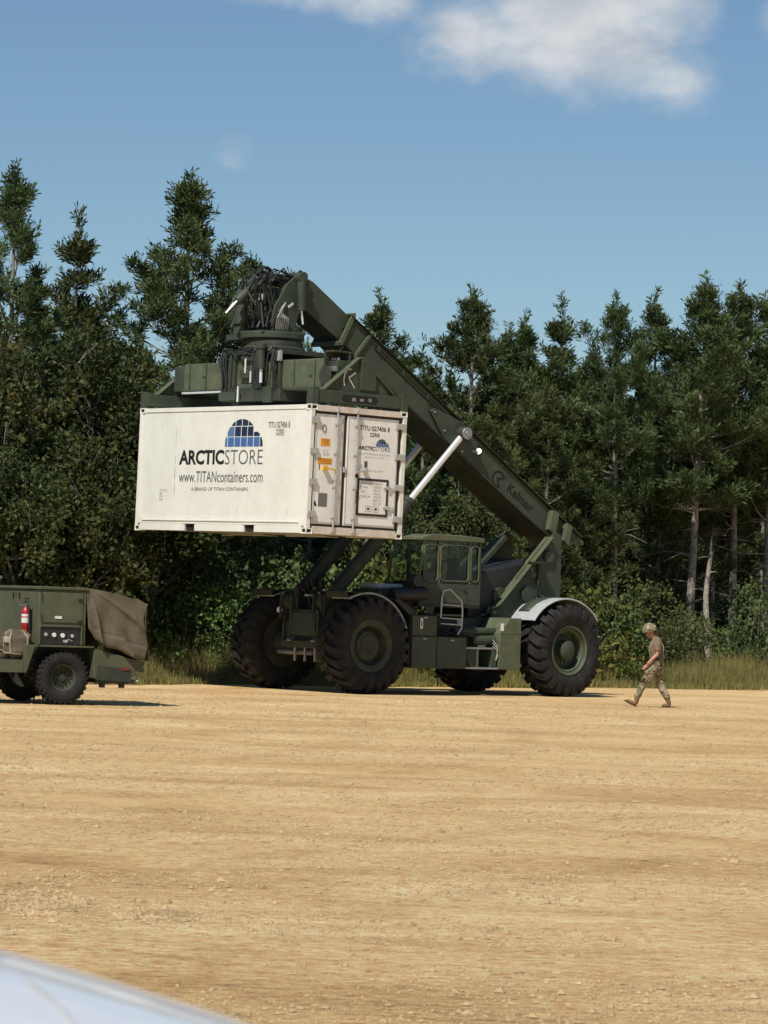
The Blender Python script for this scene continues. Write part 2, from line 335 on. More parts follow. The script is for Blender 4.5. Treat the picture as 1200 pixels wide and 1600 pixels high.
# ------------------------------------------------------------------ mesh helpers
COL = sc.collection
class MB:
    """collects boxes, prisms, tubes ... and links them as one mesh object"""
    def __init__(s): s.v = []; s.f = []; s.m = []
    def add(s, v, f, mi=0):
        k = len(s.v); s.v += [tuple(p) for p in v]; s.f += [tuple(i + k for i in q) for q in f]; s.m += [mi] * len(f)
        return s
    def box(s, x0, x1, y0, y1, z0, z1, T=None, mi=0):
        v = [Vector((x, y, z)) for x in (x0, x1) for y in (y0, y1) for z in (z0, z1)]
        if T is not None: v = [T @ p for p in v]
        return s.add(v, [(0, 1, 3, 2), (4, 6, 7, 5), (0, 4, 5, 1), (2, 3, 7, 6), (0, 2, 6, 4), (1, 5, 7, 3)], mi)
    def prism(s, poly, a0, a1, axis='y', T=None, mi=0):
        n = len(poly); v = []
        for a in (a0, a1):
            for p in poly:
                q = {'y': (p[0], a, p[1]), 'x': (a, p[0], p[1]), 'z': (p[0], p[1], a)}[axis]
                v.append(T @ Vector(q) if T is not None else q)
        f = [tuple(range(n)), tuple(range(2 * n - 1, n - 1, -1))] + [(i, (i + 1) % n, n + (i + 1) % n, n + i) for i in range(n)]
        return s.add(v, f, mi)
    def cyl(s, p0, p1, r, r1=None, seg=16, mi=0):
        p0 = Vector(p0); p1 = Vector(p1); r1 = r if r1 is None else r1
        d = (p1 - p0).normalized(); a = d.orthogonal().normalized(); b = d.cross(a); v = []
        for p, q in ((p0, r), (p1, r1)):
            for i in range(seg):
                t = 2 * PI * i / seg; v.append(p + (a * math.cos(t) + b * math.sin(t)) * q)
        f = [tuple(range(seg))[::-1], tuple(range(seg, 2 * seg))] + [(i, (i + 1) % seg, seg + (i + 1) % seg, seg + i) for i in range(seg)]
        return s.add(v, f, mi)
    def tube(s, pts, r, seg=8, mi=0):
        pts = [Vector(p) for p in pts]; n = len(pts); rr = r if isinstance(r, (list, tuple)) else [r] * n
        v = []; a = None
        for i, p in enumerate(pts):
            d = (pts[min(i + 1, n - 1)] - pts[max(i - 1, 0)]).normalized()
            a = d.orthogonal().normalized() if a is None else (a - d * a.dot(d)).normalized()
            b = d.cross(a)
            v += [p + (a * math.cos(2 * PI * k / seg) + b * math.sin(2 * PI * k / seg)) * rr[i] for k in range(seg)]
        f = [(i * seg + k, i * seg + (k + 1) % seg, (i + 1) * seg + (k + 1) % seg, (i + 1) * seg + k) for i in range(n - 1) for k in range(seg)]
        f += [tuple(range(seg))[::-1], tuple(range((n - 1) * seg, n * seg))]
        return s.add(v, f, mi)
    def lathe(s, prof, o, axis='y', seg=40, mi=0):
        """prof: (radius, offset along the axis)"""
        o = Vector(o); v = []; n = len(prof)
        for i in range(seg):
            t = 2 * PI * i / seg; c, q = math.cos(t), math.sin(t)
            for r_, h in prof:
                v.append(o + Vector({'y': (r_ * c, h, r_ * q), 'z': (r_ * c, r_ * q, h), 'x': (h, r_ * c, r_ * q)}[axis]))
        f = [(i * n + k, ((i + 1) % seg) * n + k, ((i + 1) % seg) * n + k + 1, i * n + k + 1) for i in range(seg) for k in range(n - 1)]
        return s.add(v, f, mi)
    def bar(s, p0, p1, w, h, up=(0, 0, 1), mi=0):
        p0 = Vector(p0); p1 = Vector(p1); d = (p1 - p0); L = d.length; d.normalize()
        y = Vector(up).cross(d).normalized(); z = d.cross(y)
        T = Matrix((d, y, z)).transposed().to_4x4(); T.translation = p0
        return s.box(0, L, -w / 2, w / 2, -h / 2, h / 2, T, mi)
    def grid(s, fn, nu, nv, mi=0):
        v = [fn(i / nu, j / nv) for i in range(nu + 1) for j in range(nv + 1)]
        f = [(i * (nv + 1) + j, (i + 1) * (nv + 1) + j, (i + 1) * (nv + 1) + j + 1, i * (nv + 1) + j + 1) for i in range(nu) for j in range(nv)]
        return s.add(v, f, mi)
    def sphere(s, c, rx, ry, rz, nu=14, nv=9, mi=0):
        c = Vector(c); v = [c + Vector((0, 0, rz))]
        for j in range(1, nv):
            p = PI * j / nv
            v += [c + Vector((rx * math.sin(p) * math.cos(2 * PI * i / nu), ry * math.sin(p) * math.sin(2 * PI * i / nu), rz * math.cos(p))) for i in range(nu)]
        v.append(c - Vector((0, 0, rz))); e = len(v) - 1
        f = [(0, 1 + i, 1 + (i + 1) % nu) for i in range(nu)] + [(1 + j * nu + i, 1 + (j + 1) * nu + i, 1 + (j + 1) * nu + (i + 1) % nu, 1 + j * nu + (i + 1) % nu) for j in range(nv - 2) for i in range(nu)]
        f += [(e, 1 + (nv - 2) * nu + (i + 1) % nu, 1 + (nv - 2) * nu + i) for i in range(nu)]
        return s.add(v, f, mi)
    def mesh(s, name, mats, smooth=True, fix=True):
        me = bpy.data.meshes.new(name); me.from_pydata(s.v, [], s.f)
        for m_ in (mats if isinstance(mats, (list, tuple)) else [mats]): me.materials.append(M[m_] if isinstance(m_, str) else m_)
        if any(s.m): me.polygons.foreach_set('material_index', s.m)
        if fix:
            b = bmesh.new(); b.from_mesh(me); bmesh.ops.recalc_face_normals(b, faces=b.faces); b.to_mesh(me); b.free()
        if smooth:
            me.shade_smooth(); me.set_sharp_from_angle(angle=R(38))
        return me
    def build(s, name, mats, parent=None, bevel=0.0, loc=None, smooth=True, solid=0.0, sub=0, fix=True):
        o = bpy.data.objects.new(name, s.mesh(name, mats, smooth, fix)); COL.objects.link(o)
        if parent: o.parent = parent
        if loc: o.location = loc
        if solid:
            k = o.modifiers.new('thickness', 'SOLIDIFY'); k.thickness = solid; k.offset = 0
        if sub:
            k = o.modifiers.new('smooth', 'SUBSURF'); k.levels = k.render_levels = sub
        if bevel:
            k = o.modifiers.new('edge', 'BEVEL'); k.width = bevel; k.segments = 2; k.limit_method = 'ANGLE'; k.angle_limit = R(40); k.harden_normals = False
        return o
def empty(name, loc=(0, 0, 0), rz=0.0, parent=None):
    o = bpy.data.objects.new(name, None); COL.objects.link(o); o.location = loc; o.rotation_euler = (0, 0, rz)
    o.empty_display_size = 0.2
    if parent: o.parent = parent
    return o
def tag(o, label=None, cat=None, group=None, kind=None):
    for k, v in (('label', label), ('category', cat), ('group', group), ('kind', kind)):
        if v: o[k] = v
    return o
def copy_tree(o, parent=None):
    c = o.copy(); COL.objects.link(c); c.parent = parent
    for ch in list(o.children): copy_tree(ch, c)
    return c
FONT_CACHE = {}
def lettering(body, x0, x1, z0, z1, mat, parent, face, off, bold=0.0, name='lettering', label=None, shear=0.0, thick=0.0015):
    """flat printed words fitted into a rectangle; face: (origin, right, up)"""
    cu_ = bpy.data.curves.new('words', 'FONT'); cu_.body = body; cu_.offset = bold; cu_.resolution_u = 3; cu_.shear = shear
    t = bpy.data.objects.new('words', cu_); COL.objects.link(t)
    bpy.context.view_layer.update()
    me = bpy.data.meshes.new_from_object(t.evaluated_get(bpy.context.evaluated_depsgraph_get()))
    bpy.data.objects.remove(t); bpy.data.curves.remove(cu_)
    co = np.empty(len(me.vertices) * 3, np.float32); me.vertices.foreach_get('co', co); co = co.reshape(-1, 3)
    lo, hi = co.min(0), co.max(0)
    u = x0 + (co[:, 0] - lo[0]) / (hi[0] - lo[0]) * (x1 - x0)
    v = z0 + (co[:, 1] - lo[1]) / (hi[1] - lo[1]) * (z1 - z0)
    o_, rt, up = (np.array(q, float) for q in face); nn = np.cross(rt, up)
    P = o_ + u[:, None] * rt + v[:, None] * up + nn * off
    me.vertices.foreach_set('co', P.astype(np.float32).ravel()); me.update()
    me.materials.clear(); me.materials.append(M[mat]); me.name = name
    ob = bpy.data.objects.new(name, me); COL.objects.link(ob); ob.parent = parent
    if label: ob['label'] = label
    return ob
def tri_mesh(name, V, mat):
    """V: (n,3,3) separate triangles"""
    n = len(V); me = bpy.data.meshes.new(name)
    me.vertices.add(n * 3); me.vertices.foreach_set('co', np.ascontiguousarray(V, np.float32).ravel())
    me.loops.add(n * 3); me.loops.foreach_set('vertex_index', np.arange(n * 3, dtype=np.int32))
    me.polygons.add(n); me.polygons.foreach_set('loop_start', np.arange(0, n * 3, 3, dtype=np.int32))
    me.materials.append(M[mat]); me.update(calc_edges=True); me.validate()
    return me
def link(name, me, parent=None, loc=None, rz=0.0, scale=None):
    o = bpy.data.objects.new(name, me); COL.objects.link(o)
    if parent: o.parent = parent
    if loc is not None: o.location = loc
    if rz: o.rotation_euler = (0, 0, rz)
    if scale: o.scale = (scale,) * 3 if isinstance(scale, (int, float)) else scale
    return o
def frames(d, rng):
    """random orthonormal frames whose third axis is d"""
    d = d / np.linalg.norm(d, axis=1, keepdims=True)
    h = rng.normal(size=d.shape); a = np.cross(d, h); a /= np.linalg.norm(a, axis=1, keepdims=True) + 1e-9
    return np.stack([a, np.cross(d, a), d], 2)
def scatter(base, pos, d, scale, rng):
    """base: (k,3,3) triangles pointing along +z, copied to every pos"""
    F_ = frames(d, rng); k = len(base)
    V = np.einsum('mij,kaj->mkai', F_, base) * scale[:, None, None, None] + pos[:, None, None, :]
    return V.reshape(-1, 3, 3)

# ================================================================== the setting
# the lot ends along a line that runs away to the right; wood beyond it
E0 = np.array([-4.63, 75.41]); ED = np.array([0.665, 0.747]); EN = np.array([-0.747, 0.665])
def edge_y(x): return E0[1] + (x - E0[0]) * ED[1] / ED[0]
rng = np.random.default_rng(7)

g = MB()
def ground_fn(u, v):
    return (-300 + 600 * u, -60 + 500 * v, 0.0)
g.grid(ground_fn, 2, 2)
tag(g.build('ground', 'ground', smooth=False), kind='structure')

ff = MB()
pts = []
for i in range(161):
    a = -70 + i
    p = E0 + ED * a + EN * (0.55 * math.sin(a * 0.7) * math.sin(a * 0.23 + 1) + rng.normal() * 0.12 + 0.25)
    pts.append(p)
far = E0 + EN * 140
poly = [tuple(p) for p in pts] + [tuple(far + ED * 110), tuple(far - ED * 110)]
ff.add([(p[0], p[1], 0.004) for p in poly], [tuple(range(len(poly)))])
tag(ff.build('forest_floor', 'forest_floor', smooth=False), kind='structure')

# tall grass along the edge of the lot
def grass():
    n = 130000
    a = rng.uniform(-11, 27, n); b = rng.exponential(1.9, n); b = np.where(b > 8, rng.uniform(0, 8, n), b)
    wob = 0.55 * np.sin(a * 0.7) * np.sin(a * 0.23 + 1) + 0.25
    b = b + wob - 0.1 + rng.normal(0, 0.06, n) - 0.35 * np.clip(np.sin(a * 3.1 + 2 * np.sin(a * 0.8)), 0, 1) * rng.random(n)
    x = E0[0] + ED[0] * a + EN[0] * b; y = E0[1] + ED[1] * a + EN[1] * b
    clump = 0.5 + 0.5 * np.sin(a * 2.1 + 1.3 * np.sin(b * 1.7)) * np.sin(b * 2.3 + a * 0.9)
    near = np.clip((b - wob + 0.25) / 0.9, 0.25, 1)
    h = rng.uniform(0.40, 0.95, n) * near * (0.65 + 0.5 * clump)
    tall = rng.random(n) < 0.04; h = np.where(tall, h * 1.5, h)
    w = rng.uniform(0.006, 0.013, n) * 1.1
    th = rng.uniform(0, 2 * PI, n); ln = rng.uniform(0, 0.35, n) * h; lt = rng.uniform(0, 2 * PI, n)
    V = np.zeros((n, 3, 3))
    V[:, 0] = np.stack([x - np.cos(th) * w, y - np.sin(th) * w, np.zeros(n)], 1)
    V[:, 1] = np.stack([x + np.cos(th) * w, y + np.sin(th) * w, np.zeros(n)], 1)
    V[:, 2] = np.stack([x + np.cos(lt) * ln, y + np.sin(lt) * ln, h], 1)
    o = link('meadow_grass', tri_mesh('meadow_grass', V, 'grass'))
    tag(o, 'tall dry yellow-green grass along the edge of the lot', 'grass', kind='stuff')
grass()

# clods and pebbles lying on the lot
def clods():
    base = np.array([(1, 0, 0), (0, 1, 0), (-1, 0, 0), (0, -1, 0), (0, 0, 1), (0, 0, -0.6)], float)
    fi = np.array([(0, 1, 4), (1, 2, 4), (2, 3, 4), (3, 0, 4), (1, 0, 5), (2, 1, 5), (3, 2, 5), (0, 3, 5)])
    n = 120000
    d = 13.5 + (72 - 13.5) * rng.random(n) ** 2.1
    x = rng.uniform(-0.125, 0.125, n) * d
    # raked-up patches and bare, rolled patches
    pat = np.sin(x * 0.8 + 0.9 * np.sin(d * 0.6)) * np.sin(d * 0.85 + 0.5 * np.sin(x * 1.3)) + 0.6 * np.sin(d * 2.3 + x * 0.25) * np.sin(x * 0.5 + d * 0.4)
    ok = (pat + rng.normal(0, 0.6, n)) > 0.15
    heap = (np.hypot((x + 2.05) / 0.45, (d - 20.6) / 0.9) < 1) | (np.hypot((x + 1.2) / 0.25, (d - 20.0) / 0.5) < 1)
    ok |= heap & (rng.random(n) < 1.0)
    ok &= d < edge_y(x) - 0.5
    d, x, heap = d[ok], x[ok], heap[ok]; n = len(d)
    s = np.exp(rng.normal(-5.35, 0.55, n)) * (0.75 + d / 55)
    s = np.minimum(np.where(heap, s * 1.8, s), 0.026)
    V = base[None] * rng.uniform(0.5, 1.35, (n, 6, 1)) * s[:, None, None] * np.array([1.5, 1.2, 0.85])
    a = rng.uniform(0, 2 * PI, n); c, q = np.cos(a), np.sin(a)
    X = V[:, :, 0] * c[:, None] - V[:, :, 1] * q[:, None]; Y = V[:, :, 0] * q[:, None] + V[:, :, 1] * c[:, None]
    P = np.stack([X + x[:, None], Y + d[:, None], V[:, :, 2] + s[:, None] * 0.15], 2)
    T = P[:, fi].reshape(-1, 3, 3)
    o = link('loose_clods', tri_mesh('loose_clods', T, 'clod'))
    tag(o, 'loose dry clods and pebbles scattered over the tan lot', 'gravel', kind='stuff')
clods()

# ------------------------------------------------------------------ trees
def needle_tuft(rng, n=13, spread=1.25, ln=0.185, w=0.018):
    """one shoot: a bottle brush of needles round a short twig"""
    T = []
    for i in range(n):
        t = rng.uniform(0.25, 1.0) * spread; p = rng.uniform(0, 2 * PI)
        d = np.array([math.sin(t) * math.cos(p), math.sin(t) * math.sin(p), math.cos(t)])
        a = np.cross(d, rng.normal(size=3)); a /= np.linalg.norm(a); L = ln * rng.uniform(0.7, 1.1)
        z0 = np.array([0, 0, rng.uniform(-0.9, 0.5) * ln])
        T.append([z0 - a * w * 0.5, z0 + d * L * 0.8 + a * w, z0 + d * L])
        T.append([z0 - a * w * 0.5, z0 + d * L * 0.75 - a * w, z0 + d * L * 0.8 + a * w])
    return np.array(T)
def stick(mb, pts, r, seg=4): mb.tube(pts, r, seg)

def make_pine(seed, h, cb, rmax, gap=0.15, dead=10, mat='needles', peak=0.8, full=1.0, bark='bark', r0=None):
    """trunk with whorled limbs whose outer halves carry separate clumps of needle shoots; (trunk mesh, crown mesh)"""
    rg = np.random.default_rng(seed); rr = random.Random(seed)
    mb = MB(); r0 = r0 or 0.0085 * h + 0.02
    ph = rr.uniform(0, 6.3); sw = rr.uniform(0.05, 0.2)
    def axis(z):
        t = z / h
        return Vector((sw * math.sin(2.2 * t + ph) - sw * math.sin(ph), sw * math.cos(1.7 * t + ph) - sw * math.cos(ph), z))
    zs = [h * i / 14 for i in range(15)]
    mb.tube([axis(z) for z in zs], [max(0.012, r0 * (1 - z / h) ** 0.8 + 0.01) * (1.25 if z == 0 else 1) for z in zs], 9)
    pos, dr, scl = [], [], []
    def clump(c, d, n, rad):
        """a handful of shoots that lean outwards and up"""
        for k in range(n):
            o_ = Vector((rr.gauss(0, 1), rr.gauss(0, 1), rr.gauss(0, 0.8))) * rad * 0.55
            pos.append(tuple(c + o_)); dr.append(tuple(d * 0.45 + o_ / (rad + 1e-6) * 0.5 + Vector((0, 0, 0.8)))); scl.append(rr.uniform(0.8, 1.3))
    z = cb * h; lop = rr.uniform(0, 6.3)
    while z < h - 0.25:
        t = (z - cb * h) / (h - cb * h)
        prof = (1 - t) ** peak * (0.55 + 0.45 * min(1, t * 3.0)) + 0.045
        nb = rr.choice([3, 4, 4, 5]) if t < 0.8 else rr.choice([3, 4])
        a0 = rr.uniform(0, 2 * PI)
        for b in range(nb):
            if rr.random() < gap: continue
            az_ = a0 + 2 * PI * b / nb + rr.uniform(-0.45, 0.45)
            L = rmax * prof * rr.choice([0.55, 0.75, 0.9, 1.0, 1.1, 1.35]) * (1 + 0.18 * math.cos(az_ - lop))
            L = max(L * (1.0 if t < 0.72 else 0.72), 0.16)
            el = R(rr.uniform(-4, 22)) + t ** 1.4 * R(42)
            c = axis(z + rr.uniform(-0.18, 0.18)); hx = Vector((math.cos(az_), math.sin(az_), 0)); side = Vector((-hx.y, hx.x, 0))
            bow = rr.uniform(-0.16, 0.16); up = rr.uniform(0.10, 0.38)
            def P(s):
                return c + hx * (L * s * math.cos(el)) + side * (bow * L * s * s) + Vector((0, 0, L * (s * math.sin(el) - 0.14 * s * (1 - s) + up * s ** 2.4)))
            n_ = 5
            stick(mb, [P(i / n_) for i in range(n_ + 1)], [max(0.006, (0.010 + 0.013 * L) * (1 - 0.85 * i / n_)) for i in range(n_ + 1)])
            s = rr.uniform(0.32, 0.5) if L > 0.6 else 0.2
            sg = rr.choice([-1, 1])
            while s < 0.97:
                base = P(s); tl = (0.14 + 0.30 * L * (1.05 - s)) * rr.uniform(0.6, 1.3)
                fdir = (P(min(1, s + 0.05)) - P(max(0, s - 0.05))).normalized()
                td = (fdir * rr.uniform(0.4, 0.9) + side * sg * rr.uniform(0.5, 1.0) + Vector((0, 0, rr.uniform(0.05, 0.7)))).normalized()
                tip = base + td * tl
                stick(mb, [base, tip], [0.008, 0.004], 3)
                k = int((3 + 5 * min(1, L)) * full * rr.uniform(0.6, 1.2)) + 1
                clump(tip, td, k, 0.13 + 0.07 * min(1, L))
                if tl > 0.3: clump(base.lerp(tip, 0.55), td, max(1, k // 2), 0.11)
                sg = -sg
                s += (0.26 / max(L, 0.35)) * rr.uniform(0.7, 1.3)
            clump(P(1.0), (P(1) - P(0.85)).normalized(), int(5 * full) + 2, 0.14)
        z += rr.uniform(0.34, 0.56) * (1.0 if t < 0.8 else 0.7)
    for j in range(9): clump(axis(h) + Vector((0, 0, 0.35 - 0.12 * j)), Vector((0, 0, 1)), 2, 0.04 + 0.02 * j)
    for j in range(dead):                                         # bare dead limbs below the crown
        zz = rr.uniform(0.15, cb + 0.12) * h; a_ = rr.uniform(0, 2 * PI); L = rr.uniform(0.4, 1.5)
        c = axis(zz); hx = Vector((math.cos(a_), math.sin(a_), 0))
        stick(mb, [c, c + hx * L * 0.5 + Vector((0, 0, rr.uniform(-0.05, 0.12))), c + hx * L + Vector((rr.gauss(0, .1), rr.gauss(0, .1), rr.uniform(-0.25, 0.2)))], [0.018, 0.012, 0.005])
    pos, dr, scl = np.array(pos), np.array(dr), np.array(scl)
    kz = h / (pos[:, 2].max() + 0.15); pos[:, 2] *= kz            # the topmost shoot ends at h
    mb.v = [(p[0], p[1], p[2] * kz) for p in mb.v]
    T = mb.mesh('trunk', bark, fix=False)
    B = [needle_tuft(rg) for _ in range(4)]
    out = [scatter(B[i], pos[i::4], dr[i::4], scl[i::4], rg) for i in range(4)]
    return T, tri_mesh('crown', np.concatenate(out), mat)

def leaf_cluster(rg, n=9, size=0.1, spread=0.16):
    T = []
    for i in range(n):
        c = rg.normal(0, spread * 0.55, 3); d = rg.normal(size=3) + np.array([0, 0, 0.4]); d /= np.linalg.norm(d)
        a = np.cross(d, rg.normal(size=3)); a /= np.linalg.norm(a); s = size * rg.uniform(0.7, 1.3)
        t0 = c - d * s * 0.5; t1 = c + d * s * 0.55; m1 = c + a * s * 0.36 + d * s * 0.05; m2 = c - a * s * 0.36 + d * s * 0.05
        T.append([t0, m1, t1]); T.append([t0, t1, m2])
    return np.array(T)

def make_broadleaf(seed, h, w, cb=0.12, ncl=2600, leaf=0.11, mat='oak_leaf', bark='bark'):
    """forked tree whose leaf clumps sit on the ends of its twigs"""
    rg = np.random.default_rng(seed); rr = random.Random(seed); mb = MB(); tips = []
    def grow(p, d, L, r, depth):
        q = p + d * L * 0.5 + Vector((rr.gauss(0, .06), rr.gauss(0, .06), 0)) * L
        e = p + d * L + Vector((rr.gauss(0, .08), rr.gauss(0, .08), rr.gauss(0, .05))) * L
        mb.tube([p, q, e], [r, r * 0.82, r * 0.62], 6 if depth < 2 else 4)
        if depth >= 2: tips.append((e, d, L)); tips.append((q, d, L))
        if depth >= 4: return
        for k in range(rr.choice([3, 3, 4]) if depth < 3 else 3):
            nd = (d * 0.55 + Vector((rr.gauss(0, .65), rr.gauss(0, .65), rr.uniform(-0.15, 0.6)))).normalized()
            grow(q.lerp(e, rr.uniform(0.3, 1.0)), nd, L * rr.uniform(0.6, 0.85), r * 0.55, depth + 1)
    lean = Vector((rr.gauss(0, .05), rr.gauss(0, .05), 1)).normalized()
    grow(Vector((0, 0, 0)), lean, h * 0.30, 0.018 * h + 0.03, 0)
    for k in range(5):
        a = rr.uniform(0, 6.3); grow(lean * h * rr.uniform(cb, 0.3), Vector((math.cos(a), math.sin(a), 0.45)).normalized(), h * 0.2, 0.05, 1)
    P = np.array([t[0] for t in tips]); Dd = np.array([t[1] for t in tips])
    k = max(1, ncl // len(P)); pos = np.repeat(P, k, 0) + rg.normal(0, 0.22, (len(P) * k, 3)) * np.array([1, 1, 0.7])
    dr = np.repeat(Dd, k, 0) + rg.normal(0, 0.6, pos.shape)
    lo, hi = pos.min(0), pos.max(0)
    fit = np.array([w / (hi[0] - lo[0]), w / (hi[1] - lo[1]), h / hi[2]])
    pos = pos * fit
    mb.v = [tuple(np.array(v) * fit) for v in mb.v]
    pos[:, 2] = np.maximum(pos[:, 2], 0.15)
    B = [leaf_cluster(rg, 9, leaf, leaf * 1.7) for _ in range(4)]
    out = [scatter(B[i], pos[i::4], dr[i::4], rg.uniform(0.75, 1.3, len(pos[i::4])), rg) for i in range(4)]
    return mb.mesh('trunk', bark, fix=False), tri_mesh('crown', np.concatenate(out), mat)

def make_bush(seed, h, w, ncl=900, leaf=0.085, mat='shrub_leaf'):
    rg = np.random.default_rng(seed); rr = random.Random(seed); mb = MB(); pos = []; dr = []
    lobes = [(rr.uniform(-0.32, 0.32) * w, rr.uniform(-0.32, 0.32) * w, rr.uniform(0.45, 1.0) * h, rr.uniform(0.22, 0.36) * w) for _ in range(9)]
    for i in range(26):
        lx, ly, lz, lr = rr.choice(lobes); a = rr.uniform(0, 6.3); q = rr.random() ** 0.5 * lr
        e = Vector((lx + q * math.cos(a), ly + q * math.sin(a), lz * rr.uniform(0.6, 0.97)))
        s = Vector((lx * 0.3 + rr.gauss(0, .1), ly * 0.3 + rr.gauss(0, .1), 0)); m_ = s.lerp(e, 0.5) + Vector((0, 0, 0.12 * h))
        mb.tube([s, m_, e], [0.02, 0.014, 0.005], 4)
    for i in range(ncl):
        lx, ly, lz, lr = lobes[i % len(lobes)]
        u = rg.normal(size=3); u /= np.linalg.norm(u); u[2] = abs(u[2]) if rg.random() < 0.75 else u[2]
        r_ = lr * rg.uniform(0.45, 1.0) ** 0.5
        c = np.array([lx, ly, max(lz - lr * 0.9, 0.2)]) + u * r_ * np.array([1, 1, 0.95])
        if rg.random() < 0.42: c[2] = rg.uniform(0.08, 1.0) * c[2]
        c[2] = min(max(c[2], 0.06), h * 1.06)
        pos.append(c); dr.append(u + rg.normal(0, .5, 3))
    pos, dr = np.array(pos), np.array(dr)
    B = [leaf_cluster(rg, 9, leaf, leaf * 1.6) for _ in range(4)]
    out = [scatter(B[i], pos[i::4], dr[i::4], rg.uniform(0.7, 1.35, len(pos[i::4])), rg) for i in range(4)]
    return mb.mesh('stems', 'bark', fix=False), tri_mesh('foliage', np.concatenate(out), mat)

# meshes are made once at these heights and shared; every tree is an object of its own
PINES = {
    'open': make_pine(3, 12.6, 0.28, 3.4, gap=0.10, dead=10, peak=1.0, full=1.25),
    'open2': make_pine(9, 12.0, 0.30, 2.7, gap=0.15, dead=10, peak=0.95, full=1.2),
    'tall': make_pine(11, 10.6, 0.44, 2.3, gap=0.08, dead=18, peak=0.85, full=1.2),
    'tall2': make_pine(12, 10.6, 0.42, 2.0, gap=0.12, dead=18, peak=0.95, full=1.1),
    'tall3': make_pine(13, 10.6, 0.46, 2.3, gap=0.10, dead=22, peak=0.8, full=1.2),
    'thin': make_pine(14, 10.0, 0.36, 1.7, gap=0.10, dead=12, peak=1.05, mat='needles_brown', full=1.1),
    'full': make_pine(15, 8.6, 0.14, 2.4, gap=0.08, dead=6, peak=0.9, mat='needles_brown', full=1.2),
    'full2': make_pine(16, 8.6, 0.10, 2.2, gap=0.08, dead=6, peak=1.0, full=1.2),
}
PH = {'open': 12.6, 'open2': 12.0, 'tall': 10.6, 'tall2': 10.6, 'tall3': 10.6, 'thin': 10.0, 'full': 8.6, 'full2': 8.6}
def put_tree(name, parts, names, x, y, sc_, rz, label, cat, group=None):
    e = empty(name, (x, y, 0), rz); e.scale = (sc_ if isinstance(sc_, tuple) else (sc_,) * 3)
    tag(e, label, cat, group)
    for n_, me in zip(names, parts): link(n_, me, e)
    return e
def pine(kind, x, y, h, label, rz=None, group=None, wide=1.0):
    s = h / PH[kind]
    return put_tree('pine_tree', PINES[kind], ('trunk', 'crown'), x, y, (s * wide, s * wide, s), rng.uniform(0, 6.28) if rz is None else rz, label, 'pine tree', group)
PINE_LIST = [
    ('open2', -8.33, 79.23, 11.52, 'tall pine cut off by the left edge of the picture', 0.54, None, 1),
    ('thin', -7.62, 83.03, 10.97, 'slender pine top rising above the dark oaks at far left', 1.49, None, 1.1),
    ('open', -4.53, 82.0, 11.82, 'tallest open-crowned pine left of the boom head, above the container', 5.03, None, 1.2),
    ('full', -8.36, 84.2, 9.48, 'bushy bronze-green pine behind the oaks at the far left', 3.66, None, 1),
    ('full2', -6.61, 83.15, 8.54, 'broad pine between the slender one and the tallest one on the left', 0.59, None, 1.1),
    ('full', -5.98, 85.87, 8.09, 'pine crown filling the gap left of the tallest pine', 2.72, None, 1),
    ('thin', -3.55, 89.6, 9.42, 'pine half hidden behind the hoses of the boom head', 3.01, None, 1.2),
    ('thin', -2.86, 92.38, 10.49, 'pine whose tip shows just behind the boom head', 1.00, None, 1),
    ('tall2', -0.43, 91.11, 9.99, 'narrow pine with its tip just above the upper part of the boom', 4.61, None, 1),
    ('thin', 0.27, 94.89, 9.15, 'small pine top touching the boom to the right of the narrow one', 0.71, None, 1),
    ('tall', 2.0, 89.84, 9.99, 'wide dense pine right of the boom with the highest top there', 2.46, None, 1.15),
    ('full2', 2.95, 94.9, 9.58, 'pine crowded against the right flank of the wide dense one', 3.25, None, 1),
    ('tall2', 3.54, 94.56, 9.85, 'pine with a slim tip between the wide dense one and the lone spire', 2.70, None, 0.9),
    ('thin', 4.66, 93.82, 10.27, 'lone spire-shaped pine above the base of the boom', 3.69, None, 1.1),
    ('full', 5.82, 100.13, 9.29, 'low pine crown in the dip right of the spire-shaped pine', 4.63, None, 1),
    ('tall3', 6.19, 94.04, 10.39, 'pine with a pale bare trunk behind the rear wheel', 6.01, None, 0.85),
    ('tall2', 7.56, 100.08, 11.06, 'thin-topped pine between the pale trunk and the tall right-hand pine', 1.78, None, 0.9),
    ('tall', 8.32, 95.93, 11.13, 'tall rounded pine whose dark trunk stands right of the walking person', 4.07, None, 1.1),
    ('tall3', 9.92, 99.73, 11.4, 'twin-topped pine second from the right edge of the picture', 4.37, None, 1.05),
    ('tall2', 10.82, 100.24, 11.28, 'pine cut off by the right edge of the picture', 1.84, None, 1.1),
    ('tall', 9.42, 100.67, 9.9, 'dark-trunked pine just behind the pale broken snag', 0.01, None, 0.85),
    ('full2', 1.08, 88.3, 7.87, 'low branched pine filling the space under the boom', 6.11, None, 1.0),
    ('full', 2.69, 89.11, 7.17, 'young bronze pine behind the lower half of the boom', 1.87, None, 1.0),
    ('full2', 4.09, 91.68, 7.7, 'young pine right of the lower boom, left of the pale trunk', 1.97, None, 1.0),
    ('full', 5.3, 94.03, 7.21, 'young pine above the rear fender', 5.60, None, 0.9),
    ('full2', 7.55, 98.07, 8.05, 'young pine between the pale trunk and the dark trunk', 3.67, None, 0.9),
    ('full', -3.97, 84.13, 6.96, 'young pine directly above the white container', 2.96, None, 0.9),
    ('full2', -1.77, 87.6, 7.25, 'young pine hidden for the most part by the spreader frame', 4.86, None, 1.0),
]
for k_ in PINE_LIST: pine(*k_)

